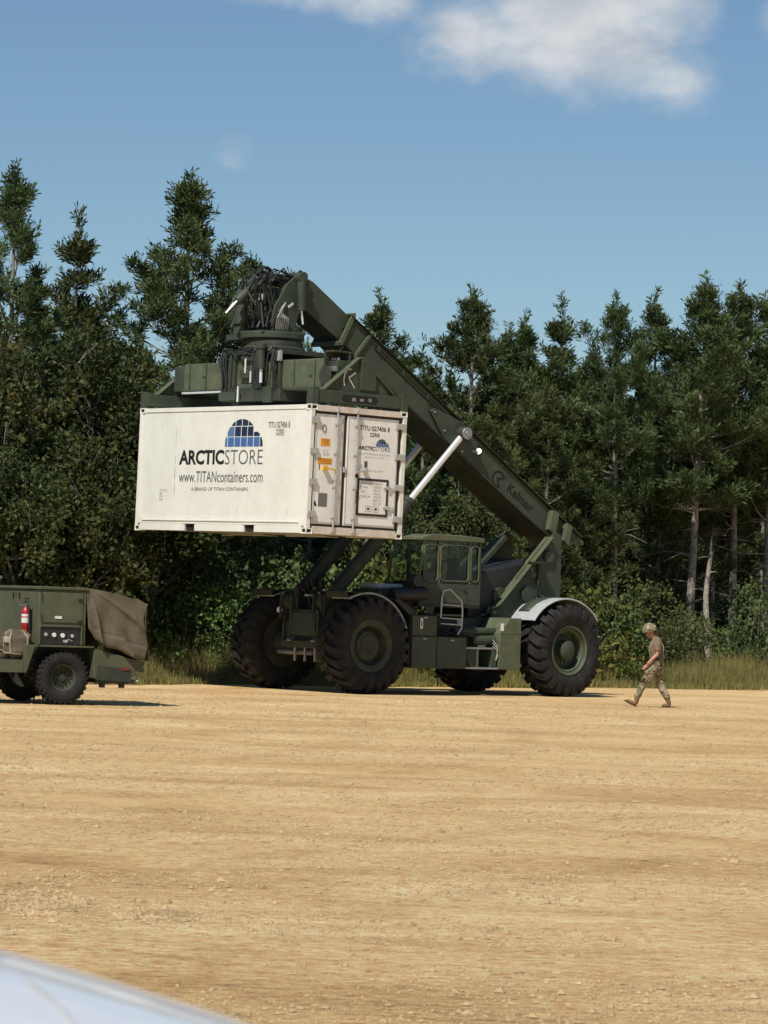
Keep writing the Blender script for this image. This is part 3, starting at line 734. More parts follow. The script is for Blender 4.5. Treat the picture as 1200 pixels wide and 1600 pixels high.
# rows of pines deeper in the wood: only trunks and scraps of crown show between the front ones
i_ = 0
DEEP = []
for row, off in enumerate((9.5, 12.5, 16.0, 20.0, 25.0, 31.0, 38.0)):
    a = -9.0 + row * 0.7
    while a < 95:
        p = E0 + ED * (a + rng.uniform(-0.7, 0.7)) + EN * (off + rng.uniform(-1.1, 1.1))
        u = p[0] / p[1]
        if -0.122 < u < 0.125 and p[1] < 150:
            DEEP.append((p[0], p[1], row))
        a += 2.3 + 0.3 * row
for x, y, row in DEEP:
    u = x / y
    base = 7.6 if u > -0.07 else 8.6
    h = (base + rng.uniform(-0.9, 0.9)) * (y / 92) ** 0.7
    kind = ['full', 'full2', 'thin', 'full', 'tall2', 'full2'][int(rng.integers(0, 6))] if row < 4 else ['full', 'full2'][int(rng.integers(0, 2))]
    pine(kind, x, y, h, 'shaded pine standing deep in the wood behind the front row of trees', group='pines deep in the wood')

OAKS = {'a': make_broadleaf(31, 7.4, 4.8, ncl=3000), 'b': make_broadleaf(32, 6.2, 3.8, ncl=2400), 'c': make_broadleaf(33, 5.0, 3.6, ncl=2000, leaf=0.10)}
OH = {'a': 7.4, 'b': 6.2, 'c': 5.0}
def oak(kind, x, y, h, label, rz):
    s = h / OH[kind]
    put_tree('oak_tree', OAKS[kind], ('trunk', 'crown'), x, y, s, rz, label, 'oak tree', 'broadleaf trees at the wood edge')
OAK_LIST = [
    ('a', -7.52, 77.14, 7.93, 'large dark oak filling the left edge behind the trailer', 0.3),
    ('a', -6.28, 79.02, 7.7, 'large oak between the left edge and the white container', 2.1),
    ('b', -5.23, 79.21, 6.03, 'oak partly hidden behind the left end of the container', 4.0),
    ('b', -7.76, 75.37, 5.73, 'smaller oak in front of the large dark one at the left edge', 5.0),
    ('c', -6.65, 76.63, 5.15, 'low oak directly above the trailer cover', 1.2),
    ('c', 1.53, 86.81, 5.12, 'leafy young oak seen under the boom behind the cab', 2.0),
    ('c', 0.28, 85.9, 4.73, 'leafy young oak just right of the container below the lift rod', 0.7),
]
for k_ in OAK_LIST: oak(*k_)

BUSH = {'a': make_bush(41, 2.6, 3.2, 1100), 'b': make_bush(42, 2.2, 2.8, 900, mat='shrub_dark'), 'c': make_bush(43, 1.7, 2.4, 700, leaf=0.10),
        'y': make_bush(44, 1.6, 2.0, 500, mat='shrub_yellow', leaf=0.09), 'd': make_bush(45, 3.0, 3.4, 1200, mat='shrub_dark')}
BH = {'a': 2.6, 'b': 2.2, 'c': 1.7, 'y': 1.6, 'd': 3.0}
def bush(kind, x, y, h, rz, label, group=None):
    s = h / BH[kind]
    e = put_tree('shrub', BUSH[kind], ('stems', 'foliage'), x, y, s, rz, label, 'shrub', group)
BUSH_LIST = [
    ('a', -7.76, 76.07, 2.73, 0.19, 'bright green shrub behind the trailer box at the left edge'),
    ('b', -6.72, 77.44, 2.53, 4.44, 'dark shrub above the trailer tarp'),
    ('a', -5.79, 79.08, 3.16, 2.35, 'tall green shrub between the trailer and the container handler'),
    ('c', -5.15, 78.0, 1.4, 0.57, 'low leafy shrub beside the tail of the trailer'),
    ('d', -4.87, 80.32, 2.92, 4.15, 'dense shrub under the left end of the container'),
    ('a', -4.23, 80.44, 2.58, 5.85, 'green shrub under the left fork pocket of the container'),
    ('d', -3.58, 82.17, 3.22, 1.30, 'dense shrub below the middle of the container'),
    ('c', -3.82, 79.5, 1.15, 3.96, 'low leafy shrub left of the far front wheel'),
    ('b', -2.56, 82.71, 3.19, 1.87, 'shrub above the far front wheel'),
    ('d', -1.76, 83.41, 3.08, 4.66, 'shrub behind the lift cylinders'),
    ('a', -0.71, 84.19, 3.27, 4.54, 'shrub between the two lift cylinders'),
    ('y', 0.12, 84.32, 3.0, 1.37, 'yellowish shrub in front of the cab'),
    ('b', 0.73, 84.81, 2.49, 5.21, 'shrub hidden behind the cab'),
    ('d', 2.8, 87.53, 2.66, 4.13, 'shrub behind the boom tower'),
    ('y', 4.84, 89.63, 2.56, 4.29, 'yellowing shrub just above the rear fender'),
    ('b', 5.57, 90.25, 2.29, 5.15, 'dark shrub touching the rear wheel'),
    ('d', 6.47, 91.46, 3.07, 2.69, 'big rounded shrub behind the walking person'),
    ('c', 5.82, 89.13, 1.09, 4.76, 'low bright shrub between the rear wheel and the walking person'),
    ('d', 9.89, 95.1, 3.17, 5.52, 'big rounded shrub at the right edge of the picture'),
    ('b', 8.48, 95.61, 1.46, 0.64, 'small shrub at the foot of the pale snag'),
    ('b', -7.97, 74.24, 1.78, 5.34, 'shrub cut off by the left edge behind the trailer'),
]
for k_ in BUSH_LIST: bush(*k_)

# broken pale snag among the trunks on the right
def snag(x, y, h, label):
    mb = MB(); rr = random.Random(5)
    pts = [Vector((0.05 * math.sin(i * 0.8), 0.04 * math.cos(i), h * i / 9)) for i in range(10)]
    mb.tube(pts, [0.11 - 0.006 * i for i in range(10)], 9)
    e = empty('dead_snag', (x, y, 0)); tag(e, label, 'dead tree')
    mb.build('trunk', 'bark_pale', e, fix=False)
    b = MB()
    for i in range(7):
        z = h * rr.uniform(0.4, 1.0); a = rr.uniform(0, 6.3); L = rr.uniform(0.2, 0.6)
        b.tube([(0, 0, z), (L * math.cos(a), L * math.sin(a), z + rr.uniform(-.1, .2))], [0.022, 0.006], 4)
    b.tube([(0.02, 0, h * 0.96), (0.06, 0.02, h * 1.12)], [0.055, 0.008], 5)
    b.build('limbs', 'bark_pale', e, fix=False)
snag(8.72, 94.88, 3.58, 'pale broken snag between the two dark trunks on the right')
snag(8.17, 98.77, 3.3, 'thin pale dead stem left of the dark trunk on the right')


# the mass of brush far behind closes the view between the trunks
def thicket():
    rg = np.random.default_rng(77); n = 11000
    a = rg.uniform(-25, 90, n); b = rg.uniform(12, 44, n)
    x = E0[0] + ED[0] * a + EN[0] * b; y = E0[1] + ED[1] * a + EN[1] * b
    z = rg.random(n) ** 1.3 * (2.6 + 1.2 * np.sin(a * 0.9) * np.sin(b * 0.6)) + 0.1
    pos = np.stack([x, y, np.maximum(z, 0.1)], 1)
    B = leaf_cluster(rg, 8, 0.2, 0.4)
    V = scatter(B, pos, rg.normal(size=(n, 3)), rg.uniform(0.8, 1.5, n), rg)
    tag(link('understory_thicket', tri_mesh('understory_thicket', V, 'shrub_dark')), 'mass of dark brush deep under the pines', 'brush', kind='stuff')
thicket()

# ================================================================== container handler
BETA = R(38.1)
HX, HY = -1.147, 74.7                                  # ground point under the middle of its front axle
CH = empty('container_handler', (HX, HY, 0), PI + BETA)   # local x forward, y its left (near) side, z up
tag(CH, 'huge dark green rough-terrain container handler with raised boom, holding up the white container', 'container handler')
CHM = Matrix.Translation((HX, HY, 0)) @ Matrix.Rotation(PI + BETA, 4, 'Z')

# ---- wheels
def tyre_mesh(Rr=1.0, W=0.74, nl=23, rim=0.55, lug=0.075):
    mb = MB(); h = W / 2
    rc = Rr - lug
    prof = [(rim, -h * 0.80), (rim + 0.06, -h * 0.93), (rim + 0.20, -h * 1.0), (rc - 0.14, -h * 0.99), (rc - 0.05, -h * 0.92), (rc - 0.005, -h * 0.78), (rc, -h * 0.4), (rc, 0)]
    prof = prof + [(r_, -y) for r_, y in prof[-2::-1]]
    mb.lathe(prof, (0, 0, 0), 'y', 56)
    for sgn in (-1, 1):
        for i in range(nl):
            a0 = 2 * PI * (i + (0.5 if sgn > 0 else 0)) / nl; da = 2 * PI / nl
            # chevron lug: from the centre line to the shoulder, sweeping back, then down the sidewall
            st = [(0.02, 0.00, 0.46, Rr), (0.30, 0.22, 0.46, Rr), (0.66, 0.40, 0.52, Rr - 0.004), (0.90, 0.46, 0.58, Rr - 0.03), (1.02, 0.48, 0.56, Rr - 0.17)]
            v = []
            for fy, sh, wd, rt in st:
                y = sgn * h * fy
                for q, rr_ in ((sh, rt), (sh + wd, rt), (sh + wd, rt - lug * 1.25), (sh, rt - lug * 1.25)):
                    a = a0 - da * q; v.append((rr_ * math.cos(a), y, rr_ * math.sin(a)))
            f = [(0, 1, 2, 3), (16, 19, 18, 17)]
            for k in range(4):
                for e in range(4): f.append((4 * k + e, 4 * k + (e + 1) % 4, 4 * k + 4 + (e + 1) % 4, 4 * k + 4 + e))
            mb.add(v, f)
    return mb.mesh('tyre', 'rubber')
TYRE = tyre_mesh()
def front_rim():
    mb = MB()
    mb.lathe([(0.0, 0.20), (0.27, 0.20), (0.30, 0.185), (0.335, 0.12), (0.37, 0.10), (0.40, 0.14), (0.41, 0.26), (0.44, 0.285), (0.545, 0.30), (0.56, 0.27), (0.55, -0.3), (0.30, -0.28), (0.0, -0.28)], (0, 0, 0), 'y', 48)
    return mb
def rear_rim():
    mb = MB()
    mb.lathe([(0.0, 0.11), (0.30, 0.11), (0.36, 0.06), (0.40, 0.07), (0.42, 0.22), (0.45, 0.26), (0.465, 0.25), (0.50, 0.30), (0.54, 0.31), (0.56, 0.27), (0.55, -0.3), (0.30, -0.28), (0.0, -0.28)], (0, 0, 0), 'y', 48)
    return mb
RIMF = front_rim().mesh('rim', 'dark_green'); RIMR = rear_rim().mesh('rim', 'green')
hubb = MB().lathe([(0.0, 0.30), (0.10, 0.30), (0.13, 0.285), (0.19, 0.275), (0.215, 0.25), (0.225, 0.10)], (0, 0, 0), 'y', 32)
for i in range(14):
    a = 2 * PI * i / 14; hubb.cyl((0.27 * math.cos(a), 0.10, 0.27 * math.sin(a)), (0.27 * math.cos(a), 0.145, 0.27 * math.sin(a)), 0.02, seg=6)
HUBR = hubb.mesh('hub', 'green')
RINGR = MB().lathe([(0.495, 0.300), (0.51, 0.318), (0.53, 0.320), (0.545, 0.305)], (0, 0, 0), 'y', 48).lathe([(0.425, 0.225), (0.435, 0.255), (0.45, 0.262), (0.46, 0.25)], (0, 0, 0), 'y', 48).mesh('rim_ring', 'green_trim')
hubf = MB().lathe([(0.0, 0.235), (0.10, 0.235), (0.115, 0.22), (0.20, 0.215), (0.21, 0.19)], (0, 0, 0), 'y', 32)
HUBF = hubf.mesh('hub', 'dark_green')
for x, y, fr in ((0.12, 1.44, 1), (0.12, -1.58, 1), (-5.27, 1.44, 0), (-5.27, -1.56, 0)):
    w = empty('wheel', (x, y, 1.0), 0 if y > 0 else PI, CH)
    if not fr: w.rotation_euler.z += R(4)
    t = link('tyre', TYRE, w); t.rotation_euler = (0, rng.uniform(0, 1), 0)
    link('rim', RIMF if fr else RIMR, w); link('hub', HUBF if fr else HUBR, w)
    if not fr: link('rim_ring', RINGR, w)

# ---- chassis: two side plates that rise into the boom tower at the rear, deck and cross members between
side_poly = [(0.5, 0.95), (0.5, 1.42), (0.35, 1.70), (0.0, 1.72), (-0.5, 1.60), (-3.42, 1.64), (-3.66, 1.70), (-3.92, 1.92), (-5.36, 3.42), (-5.58, 3.56), (-5.74, 3.50), (-5.74, 1.05), (-5.1, 0.80), (0.2, 0.78)]
for y0, y1 in ((0.80, 0.86), (-0.86, -0.80)):
    MB().prism(side_poly, y0, y1).build('chassis_side_plate', 'green', CH, bevel=0.008)
for sg in (1, -1):
    fl = MB()
    fl.prism([(-3.42, 1.64), (-3.66, 1.70), (-3.92, 1.92), (-5.36, 3.42), (-5.40, 3.455), (-3.95, 1.955), (-3.68, 1.74), (-3.43, 1.68)], *sorted((sg * 0.70, sg * 1.0)))
    fl.build('tower_flange', 'green_trim', CH, bevel=0.006)
MB().box(-5.70, 0.45, -0.795, 0.795, 0.86, 1.46).build('chassis_deck', 'dark_green', CH, bevel=0.01)
MB().box(-6.45, -5.75, -0.85, 0.80, 0.95, 2.02).build('counterweight', 'dark_green', CH, bevel=0.03)
# bosses and pins on the tower plate
for x, z, r_, nm in ((-5.35, 3.02, 0.125, 'boom_pivot_boss'), (-4.78, 2.18, 0.175, 'tower_boss')):
    MB().cyl((x, 0.86, z), (x, 0.90, z), r_ + 0.02, seg=28).cyl((x, 0.90, z), (x, 0.93, z), r_, seg=28).build(nm, 'green', CH, bevel=0.006)
MB().cyl((-4.1, -0.75, 2.12), (-4.1, 0.79, 2.12), 0.19, seg=24).build('cross_tube', 'green', CH, bevel=0.01)
tb = MB().box(-5.12, -4.78, 0.865, 1.12, 2.86, 2.90).box(-5.10, -5.04, 0.865, 0.93, 2.40, 2.86).tube([(-4.85, 0.95, 2.85), (-4.80, 1.0, 2.70), (-4.86, 0.97, 2.56), (-4.92, 0.92, 2.50)], 0.014, 6)
tb.build('tower_bracket', 'dark_green', CH, bevel=0.004)
MB().cyl((-4.82, 1.0, 2.62), (-4.80, 1.06, 2.60), 0.05, 0.065, 14).build('work_lamp', 'black', CH)
MB().cyl((-3.78, 0.865, 1.78), (-3.78, 0.97, 1.78), 0.12, seg=20).cyl((-3.78, 0.97, 1.78), (-3.78, 1.0, 1.78), 0.06, seg=14).build('hydraulic_valve', 'dark_green', CH, bevel=0.006)
# engine and its hood between the tower plates, hood blackened to deepen the boom's shade
eg = MB().prism([(-3.25, 1.46), (-3.25, 2.42), (-3.5, 2.62), (-5.2, 2.95), (-5.6, 2.95), (-5.6, 1.46)], -0.74, 0.74)
eg.build('engine_hood', 'black', CH, bevel=0.03)
MB().box(-3.24, -3.22, -0.5, 0.5, 1.6, 2.3).build('engine_grille', 'black', CH)
MB().bar((-3.3, 0.30, 2.2), (-4.6, 0.30, 3.42), 0.10, 0.10).bar((-3.3, -0.30, 2.2), (-4.6, -0.30, 3.42), 0.10, 0.10).build('cab_guard_rail', 'dark_green', CH, bevel=0.01)
MB().box(-3.30, -3.285, 0.36, 0.50, 2.28, 2.34).build('warning_plate', 'white_mark', CH)
hs = MB()
for i in range(6):
    y = -0.35 + 0.14 * i
    hs.tube([(-5.7, y, 3.2), (-6.0 - 0.05 * i, y + 0.03, 3.0), (-6.15, y, 2.75), (-5.95, y, 2.45)], 0.022, 6)
tag(hs.build('rear_hoses', 'hose', CH), kind='stuff')

# ---- front axle, front cross box, steering gear
ax = MB().box(-0.08, 0.32, -1.16, 1.16, 0.84, 1.14).sphere((0, 0.0, 1.0), 0.36, 0.40, 0.34)
ax.cyl((0.12, -1.3, 1.0), (0.12, -0.75, 1.0), 0.30, seg=24).cyl((0.12, 0.75, 1.0), (0.12, 1.15, 1.0), 0.30, seg=24)
ax.build('front_axle', 'dark_green', CH, bevel=0.02)
rx = MB().box(-5.55, -5.15, -1.16, 1.16, 0.84, 1.14).sphere((-5.35, 0, 1.0), 0.36, 0.40, 0.34); rx.build('rear_axle', 'dark_green', CH, bevel=0.02)
MB().box(0.20, 0.60, -0.50, 0.52, 1.16, 1.70).box(0.602, 0.63, -0.40, 0.45, 1.24, 1.64).build('front_cross_box', 'green', CH, bevel=0.015)
MB().box(0.24, 0.60, -0.75, 0.75, 0.90, 1.05).build('front_bumper_beam', 'green', CH, bevel=0.015)
st = MB().cyl((0.42, -1.05, 0.80), (0.42, 0.15, 0.80), 0.055).cyl((0.42, 0.15, 0.80), (0.42, 1.05, 0.80), 0.03)
for y in (-0.35, 0.0, 0.35): st.cyl((0.52, y, 0.62), (0.52, y, 0.90), 0.028, seg=8)
st.build('steering_cylinder', 'steel', CH)
lg = MB()
for y in (-0.42, 0.42): lg.tube([(0.6, y, 1.12), (0.68, y, 1.05), (0.68, y + 0.12, 1.05), (0.6, y + 0.12, 1.12)], 0.02, 6)
lg.build('tow_shackle', 'steel', CH)

# ---- fenders
def fender(xc, y0, y1, a0, a1, rad, mat, name='fender'):
    mb = MB(); n = 22
    for rr_, th in ((rad, 0.02),):
        v = []
        for i in range(n + 1):
            a = R(a0 + (a1 - a0) * i / n)
            for r_, y in ((rad, y0), (rad, y1), (rad - 0.022, y1), (rad - 0.022, y0)): v.append((xc + r_ * math.cos(a), y, 1.0 + r_ * math.sin(a)))
        f = [(0, 1, 2, 3), (4 * n, 4 * n + 3, 4 * n + 2, 4 * n + 1)]
        for i in range(n):
            for e in range(4): f.append((4 * i + e, 4 * i + (e + 1) % 4, 4 * i + 4 + (e + 1) % 4, 4 * i + 4 + e))
        mb.add(v, f)
    # rolled outer lip
    pts = [(xc + (rad - 0.02) * math.cos(R(a0 + (a1 - a0) * i / n)), y1 if abs(y1) > abs(y0) else y0, 1.0 + (rad - 0.02) * math.sin(R(a0 + (a1 - a0) * i / n))) for i in range(n + 1)]
    mb.tube(pts, 0.022, 6)
    return mb.build(name, mat, CH)
fr = fender(-5.27, 0.84, 1.64, 34, 143, 1.13, 'fender_grey')
tp = MB(); n = 8
v = []
for i in range(n + 1):
    a = R(46 + 52 * i / n)
    for y in (0.95, 1.30): v.append((-5.27 + 1.136 * math.cos(a), y, 1.0 + 1.136 * math.sin(a)))
tp.add(v, [(2 * i, 2 * i + 1, 2 * i + 3, 2 * i + 2) for i in range(n)]).build('tread_plate', 'green', fr, solid=0.008)
fr2 = fender(-5.35, -1.62, -0.88, 36, 143, 1.13, 'fender_grey')
for sg in (1, -1):
    ff_ = fender(0.12, *sorted((sg * 1.02, sg * 1.60)), 62, 160, 1.10, 'fender_grey')
    MB().box(0.24, 0.74, *sorted((sg * 0.95, sg * 1.66)), 2.085, 2.10).box(0.72, 0.74, *sorted((sg * 0.95, sg * 1.66)), 1.97, 2.085).build('fender_deck', 'dark_green', ff_, bevel=0.004)
    MB().prism([(0.0, 1.1), (0.0, 2.02), (-0.6, 2.0), (-1.0, 1.55), (-1.04, 1.1)], *sorted((sg * 0.90, sg * 0.94))).build('inner_fender', 'dark_green', ff_)
hl = MB().tube([(0.52, -0.97, 2.08), (0.55, -0.84, 1.95), (0.56, -0.80, 1.72)], 0.018, 6); hl = hl.build('headlamp_arm', 'black', CH)
def lamp(name, p, d, r_, parent):
    d = Vector(d).normalized(); p = Vector(p)
    o = MB().cyl(p - d * 0.09, p, r_ * 0.7, r_, 18).build(name, 'black', parent)
    MB().cyl(p, p + d * 0.012, r_ * 0.93, seg=18).build('lens', 'lens', o)
lamp('headlamp', (0.62, -0.80, 1.68), (1, 0.35, 0.35), 0.075, CH)
# rubber flaps behind the front wheel
MB().prism([(-0.92, 0.62), (-1.04, 0.62), (-1.07, 1.75), (-0.62, 2.0), (-0.55, 1.95), (-0.96, 1.65)], 0.95, 1.64).build('mud_flap', 'black', CH)

# ---- boxes, steps and tanks along the near side
MB().box(-1.64, -0.98, 0.92, 1.70, 1.235, 1.66).build('tool_box', 'green', CH, bevel=0.012)
MB().box(-1.64, -0.98, 0.92, 1.70, 0.56, 1.225).build('battery_box', 'green', CH, bevel=0.012)
MB().box(-2.44, -1.655, 0.92, 1.705, 0.56, 1.215).box(-2.43, -1.67, 1.0, 1.69, 1.215, 1.225).build('battery_box', 'green', CH, bevel=0.012)
tl = MB().box(-1.25, -1.18, 1.703, 1.708, 1.38, 1.60).build('warning_sticker', 'white_mark', CH)
MB().box(-1.225, -1.205, 1.7085, 1.7105, 1.43, 1.55).build('sticker_mark', 'ink', tl)
stp = MB().box(-3.34, -2.455, 0.90, 0.94, 0.58, 1.24)
stp.build('step_backboard', 'dark_green', CH)
MB().box(-3.34, -2.455, 1.25, 1.66, 0.98, 1.02).box(-2.62, -2.46, 1.25, 1.30, 1.02, 1.2).build('step', 'steel', CH, bevel=0.004)
MB().box(-3.34, -2.455, 1.25, 1.69, 0.56, 0.60).build('step', 'steel', CH, bevel=0.004)
MB().box(-3.31, -3.20, 1.2, 1.66, 0.60, 0.98).build('step_side', 'green', CH, bevel=0.004)
MB().cyl((-2.30, 1.42, 1.34), (-3.45, 1.42, 1.36), 0.085, seg=18).cyl((-2.8, 1.42, 1.30), (-2.8, 1.42, 1.46), 0.03, seg=8).build('air_tank', 'green', CH, bevel=0.01)
MB().cyl((-2.75, 1.50, 1.16), (-3.35, 1.50, 1.18), 0.10, seg=18).build('hydraulic_filter', 'green', CH, bevel=0.01)
MB().box(-3.95, -3.36, 0.92, 1.70, 0.56, 1.30).prism([(-3.36, 1.305), (-3.95, 1.305), (-3.95, 1.66), (-3.62, 1.66)], 0.92, 1.70).build('fuel_tank', 'green_trim', CH, bevel=0.012)
MB().box(-3.46, -3.37, 1.703, 1.708, 1.38, 1.54).build('warning_sticker', 'white_mark', CH)
MB().box(-2.98, -2.86, 0.862, 0.868, 1.46, 1.58).build('data_plate', 'white_mark', CH)
vb = MB()
rr = random.Random(8)
for i in range(5):
    z = 1.26 + 0.03 * (i % 2)
    vb.tube([(-1.7 - 0.16 * i, 1.2 + 0.08 * (i % 3), z), (-1.78 - 0.16 * i, 1.5, z + 0.05), (-1.95 - 0.16 * i, 1.62, z + 0.01), (-2.1 - 0.2 * i, 1.5, z)], 0.018, 6)
tag(vb.build('hydraulic_lines', 'hose', CH), kind='stuff')
wl_ = MB()
for i in range(3): wl_.tube([(-3.2, 1.66, 1.05 + 0.07 * i), (-3.28, 1.70, 0.98 + 0.05 * i), (-3.33, 1.68, 0.85 + 0.06 * i), (-3.30, 1.66, 0.75)], 0.012, 6)
tag(wl_.build('wire_loom', 'galv', CH), kind='stuff')
# handrail / boarding ladder
ld = MB().tube([(-1.74, 1.68, 1.62), (-1.76, 1.68, 2.05), (-1.80, 1.68, 2.19), (-1.98, 1.68, 2.22), (-2.28, 1.70, 1.98), (-2.31, 1.70, 1.78), (-2.30, 1.70, 1.42), (-2.20, 1.70, 1.28)], 0.017, 8)
ld.build('handrail', 'galv', CH)
for z in (1.90, 1.62, 1.50):
    MB().tube([(-1.75, 1.68, z), (-2.30, 1.70, z - 0.02)], 0.013, 6).build('ladder_rung', 'galv', CH)
MB().box(-2.42, -1.70, 1.05, 1.62, 1.66, 1.70).build('cab_step', 'green_trim', CH, bevel=0.005)

# ---- air cleaner in front of the cab
ac = MB().cyl((-0.72, 1.30, 2.06), (-1.46, 1.42, 2.12), 0.155, seg=24).cyl((-1.46, 1.42, 2.12), (-1.53, 1.43, 2.125), 0.125, seg=24)
ac.cyl((-1.22, 1.34, 2.14), (-1.24, 1.36, 2.40), 0.07, seg=16)
ac = ac.build('air_cleaner', 'black', CH, bevel=0.01)
MB().cyl((-1.24, 1.30, 2.38), (-1.26, 1.50, 2.38), 0.135, seg=24).build('intake_cap', 'black', ac, bevel=0.01)
MB().cyl((-1.53, 1.43, 2.125), (-1.537, 1.431, 2.126), 0.045, seg=14).build('end_label', 'white_mark', ac)
MB().box(-1.45, -0.55, 0.15, 1.1, 1.55, 2.18).build('cab_front_deck', 'dark_green', CH, bevel=0.02)
MB().box(-1.40, -0.72, 0.2, 0.85, 2.18, 2.30).build('hood_cover', 'fender_grey', CH, bevel=0.05)

# ---- cab
cab = MB()
cab.box(-3.16, -1.50, 0.18, 1.22, 1.84, 1.90)                                     # floor
cab.prism([(-3.16, 1.90), (-3.16, 2.34), (-1.46, 2.34), (-1.50, 1.90)], 1.19, 1.24)      # near lower panel
cab.prism([(-3.16, 1.90), (-3.16, 2.34), (-1.46, 2.34), (-1.50, 1.90)], 0.16, 0.21)
cab.box(-3.16, -3.12, 0.21, 1.19, 1.90, 2.34).box(-1.52, -1.47, 0.21, 1.19, 1.90, 2.32)
cab = cab.build('cab_body', 'green', CH, bevel=0.008)
for (x0, x1) in (((-1.47), (-1.60)),):
    for y in (0.19, 1.215):
        MB().bar((x0, y, 2.33), (x1, y, 3.24), 0.05, 0.05, up=(0, 1, 0)).build('front_pillar', 'green_trim', cab, bevel=0.006)
for y in (0.19, 1.215):
    MB().box(-2.045, -1.985, y - 0.025, y + 0.025, 2.34, 3.24).build('door_pillar', 'green_trim', cab, bevel=0.006)
    MB().box(-2.88, -2.82, y - 0.025, y + 0.025, 2.34, 3.24).build('door_pillar', 'green_trim', cab, bevel=0.006)
    MB().box(-3.16, -3.10, y - 0.025, y + 0.025, 2.34, 3.24).build('rear_pillar', 'green', cab, bevel=0.006)
rf = MB().prism([(-3.22, 3.24), (-3.22, 3.34), (-2.6, 3.38), (-1.8, 3.38), (-1.50, 3.32), (-1.48, 3.24)], 0.12, 1.28)
rf.build('cab_roof', 'green_trim', cab, bevel=0.02)
# rounded window corners on the near side: frame strips
for x0, x1 in ((-1.985, -1.60), (-2.82, -2.045), (-3.10, -2.88)):
    fm = MB(); r_ = 0.09; pts = []
    for cx, cz, a in ((x1 - r_, 3.16 - r_, 0), (x0 + r_, 3.16 - r_, 90), (x0 + r_, 2.40 + r_, 180), (x1 - r_, 2.40 + r_, 270)):
        pts += [(cx + r_ * math.cos(R(a + k * 30)), 1.243, cz + r_ * math.sin(R(a + k * 30))) for k in range(4)]
    fm.tube(pts + [pts[0]], 0.014, 6); fm.build('window_seal', 'green_trim', cab)
    MB().box(x0, x1, 1.205, 1.211, 2.345, 3.235).build('window', 'cab_glass', cab)
MB().box(-3.10, -2.05, 0.19, 0.196, 2.345, 3.235).build('window', 'cab_glass', cab)
MB().box(-2.0, -1.6, 0.19, 0.196, 2.345, 3.235).build('window', 'cab_glass', cab)
MB().prism([(-1.475, 2.335), (-1.605, 3.238), (-1.61, 3.238), (-1.48, 2.335)], 0.22, 1.185).build('windscreen', 'cab_glass', cab)
MB().box(-3.145, -3.14, 0.22, 1.185, 2.345, 3.235).build('window', 'cab_glass', cab)
MB().tube([(-1.40, 0.95, 2.35), (-1.52, 0.80, 2.75)], 0.012, 6).build('wiper', 'black', cab)
MB().box(-2.80, -2.07, 1.241, 1.252, 1.93, 2.30).build('cab_door_panel', 'green', cab, bevel=0.004)
MB().box(-2.75, -2.68, 1.253, 1.275, 2.20, 2.225).build('door_handle', 'black', cab)
MB().box(-2.75, -2.25, 0.47, 0.93, 1.90, 2.28).box(-2.88, -2.78, 0.50, 0.90, 2.28, 2.90).build('seat', 'seat', cab, bevel=0.04)
sw = MB(); pts = [(-1.95 + 0.08 * math.cos(t) * 0.6, 0.70 + 0.19 * math.sin(t), 2.50 + 0.17 * math.cos(t)) for t in [2 * PI * k / 20 for k in range(21)]]
sw.tube(pts, 0.016, 6).cyl((-1.95, 0.70, 2.50), (-1.72, 0.70, 2.20), 0.03, seg=8)
sw.build('steering_wheel', 'black', cab)
MB().box(-1.82, -1.55, 0.30, 1.10, 1.90, 2.38).box(-1.9, -1.7, 0.98, 1.16, 2.34, 2.62).build('dashboard', 'black', cab, bevel=0.03)

# ---- boom: outer box section, telescoping inner section, head
outer = [(-0.08, 7.86), (0.20, 7.34), (-2.6, 5.50), (-4.97, 3.95), (-5.72, 3.50), (-6.15, 3.22), (-6.62, 3.46)]
boom = MB().prism(outer, -0.45, 0.45).build('boom', 'green', CH, bevel=0.012)
tdir = Vector((-6.62 + 0.08, 0, 3.46 - 7.86)).normalized()
def along(p, q, t): return (p[0] + (q[0] - p[0]) * t, p[1] + (q[1] - p[1]) * t)
MB().prism([(-0.02, 7.90), (-0.06, 7.87), (-6.63, 3.48), (-6.65, 3.52), (-6.60, 3.53)], -0.53, 0.53).build('boom_top_flange', 'dark_green', boom)
MB().prism([(-0.1, 7.13), (-4.97, 3.945), (-5.72, 3.495), (-5.70, 3.465), (-4.95, 3.915), (-0.08, 7.10)], -0.49, 0.49).build('boom_bottom_flange', 'dark_green', boom)
for t, w_ in ((0.0, 0.10), (0.075, 0.07)):                       # collar ribs at the mouth of the outer section
    a_ = along(outer[0], outer[6], t); b_ = along(outer[1], outer[3], t + 0.002)
    k = Vector((a_[0], 0, a_[1])); j = Vector((b_[0], 0, b_[1])); e = (k - j).normalized() * 0.07
    rb = MB()
    for y in (0.475, -0.475): rb.bar((j.x - e.x, y, j.z - e.z), (k.x + e.x, y, k.z + e.z), w_, 0.045, up=(0, 1, 0))
    rb.bar((k.x + e.x * .6, -0.52, k.z + e.z * .6), (k.x + e.x * .6, 0.52, k.z + e.z * .6), 0.06, w_).bar((j.x - e.x * .6, -0.52, j.z - e.z * .6), (j.x - e.x * .6, 0.52, j.z - e.z * .6), 0.06, w_)
    rb.build('boom_collar', 'green_trim', boom, bevel=0.006)
for x0, x1, zt, zb in ((-5.88, -5.68, 4.05, 3.50), (-6.28, -6.12, 3.78, 3.28)):   # ribs at the heel of the boom
    MB().prism([(x0, zt - 0.06), (x1, zt), (x1 + 0.08, zb + 0.12), (x0 + 0.1, zb)], 0.452, 0.60).build('heel_rib', 'green_trim', boom, bevel=0.006)
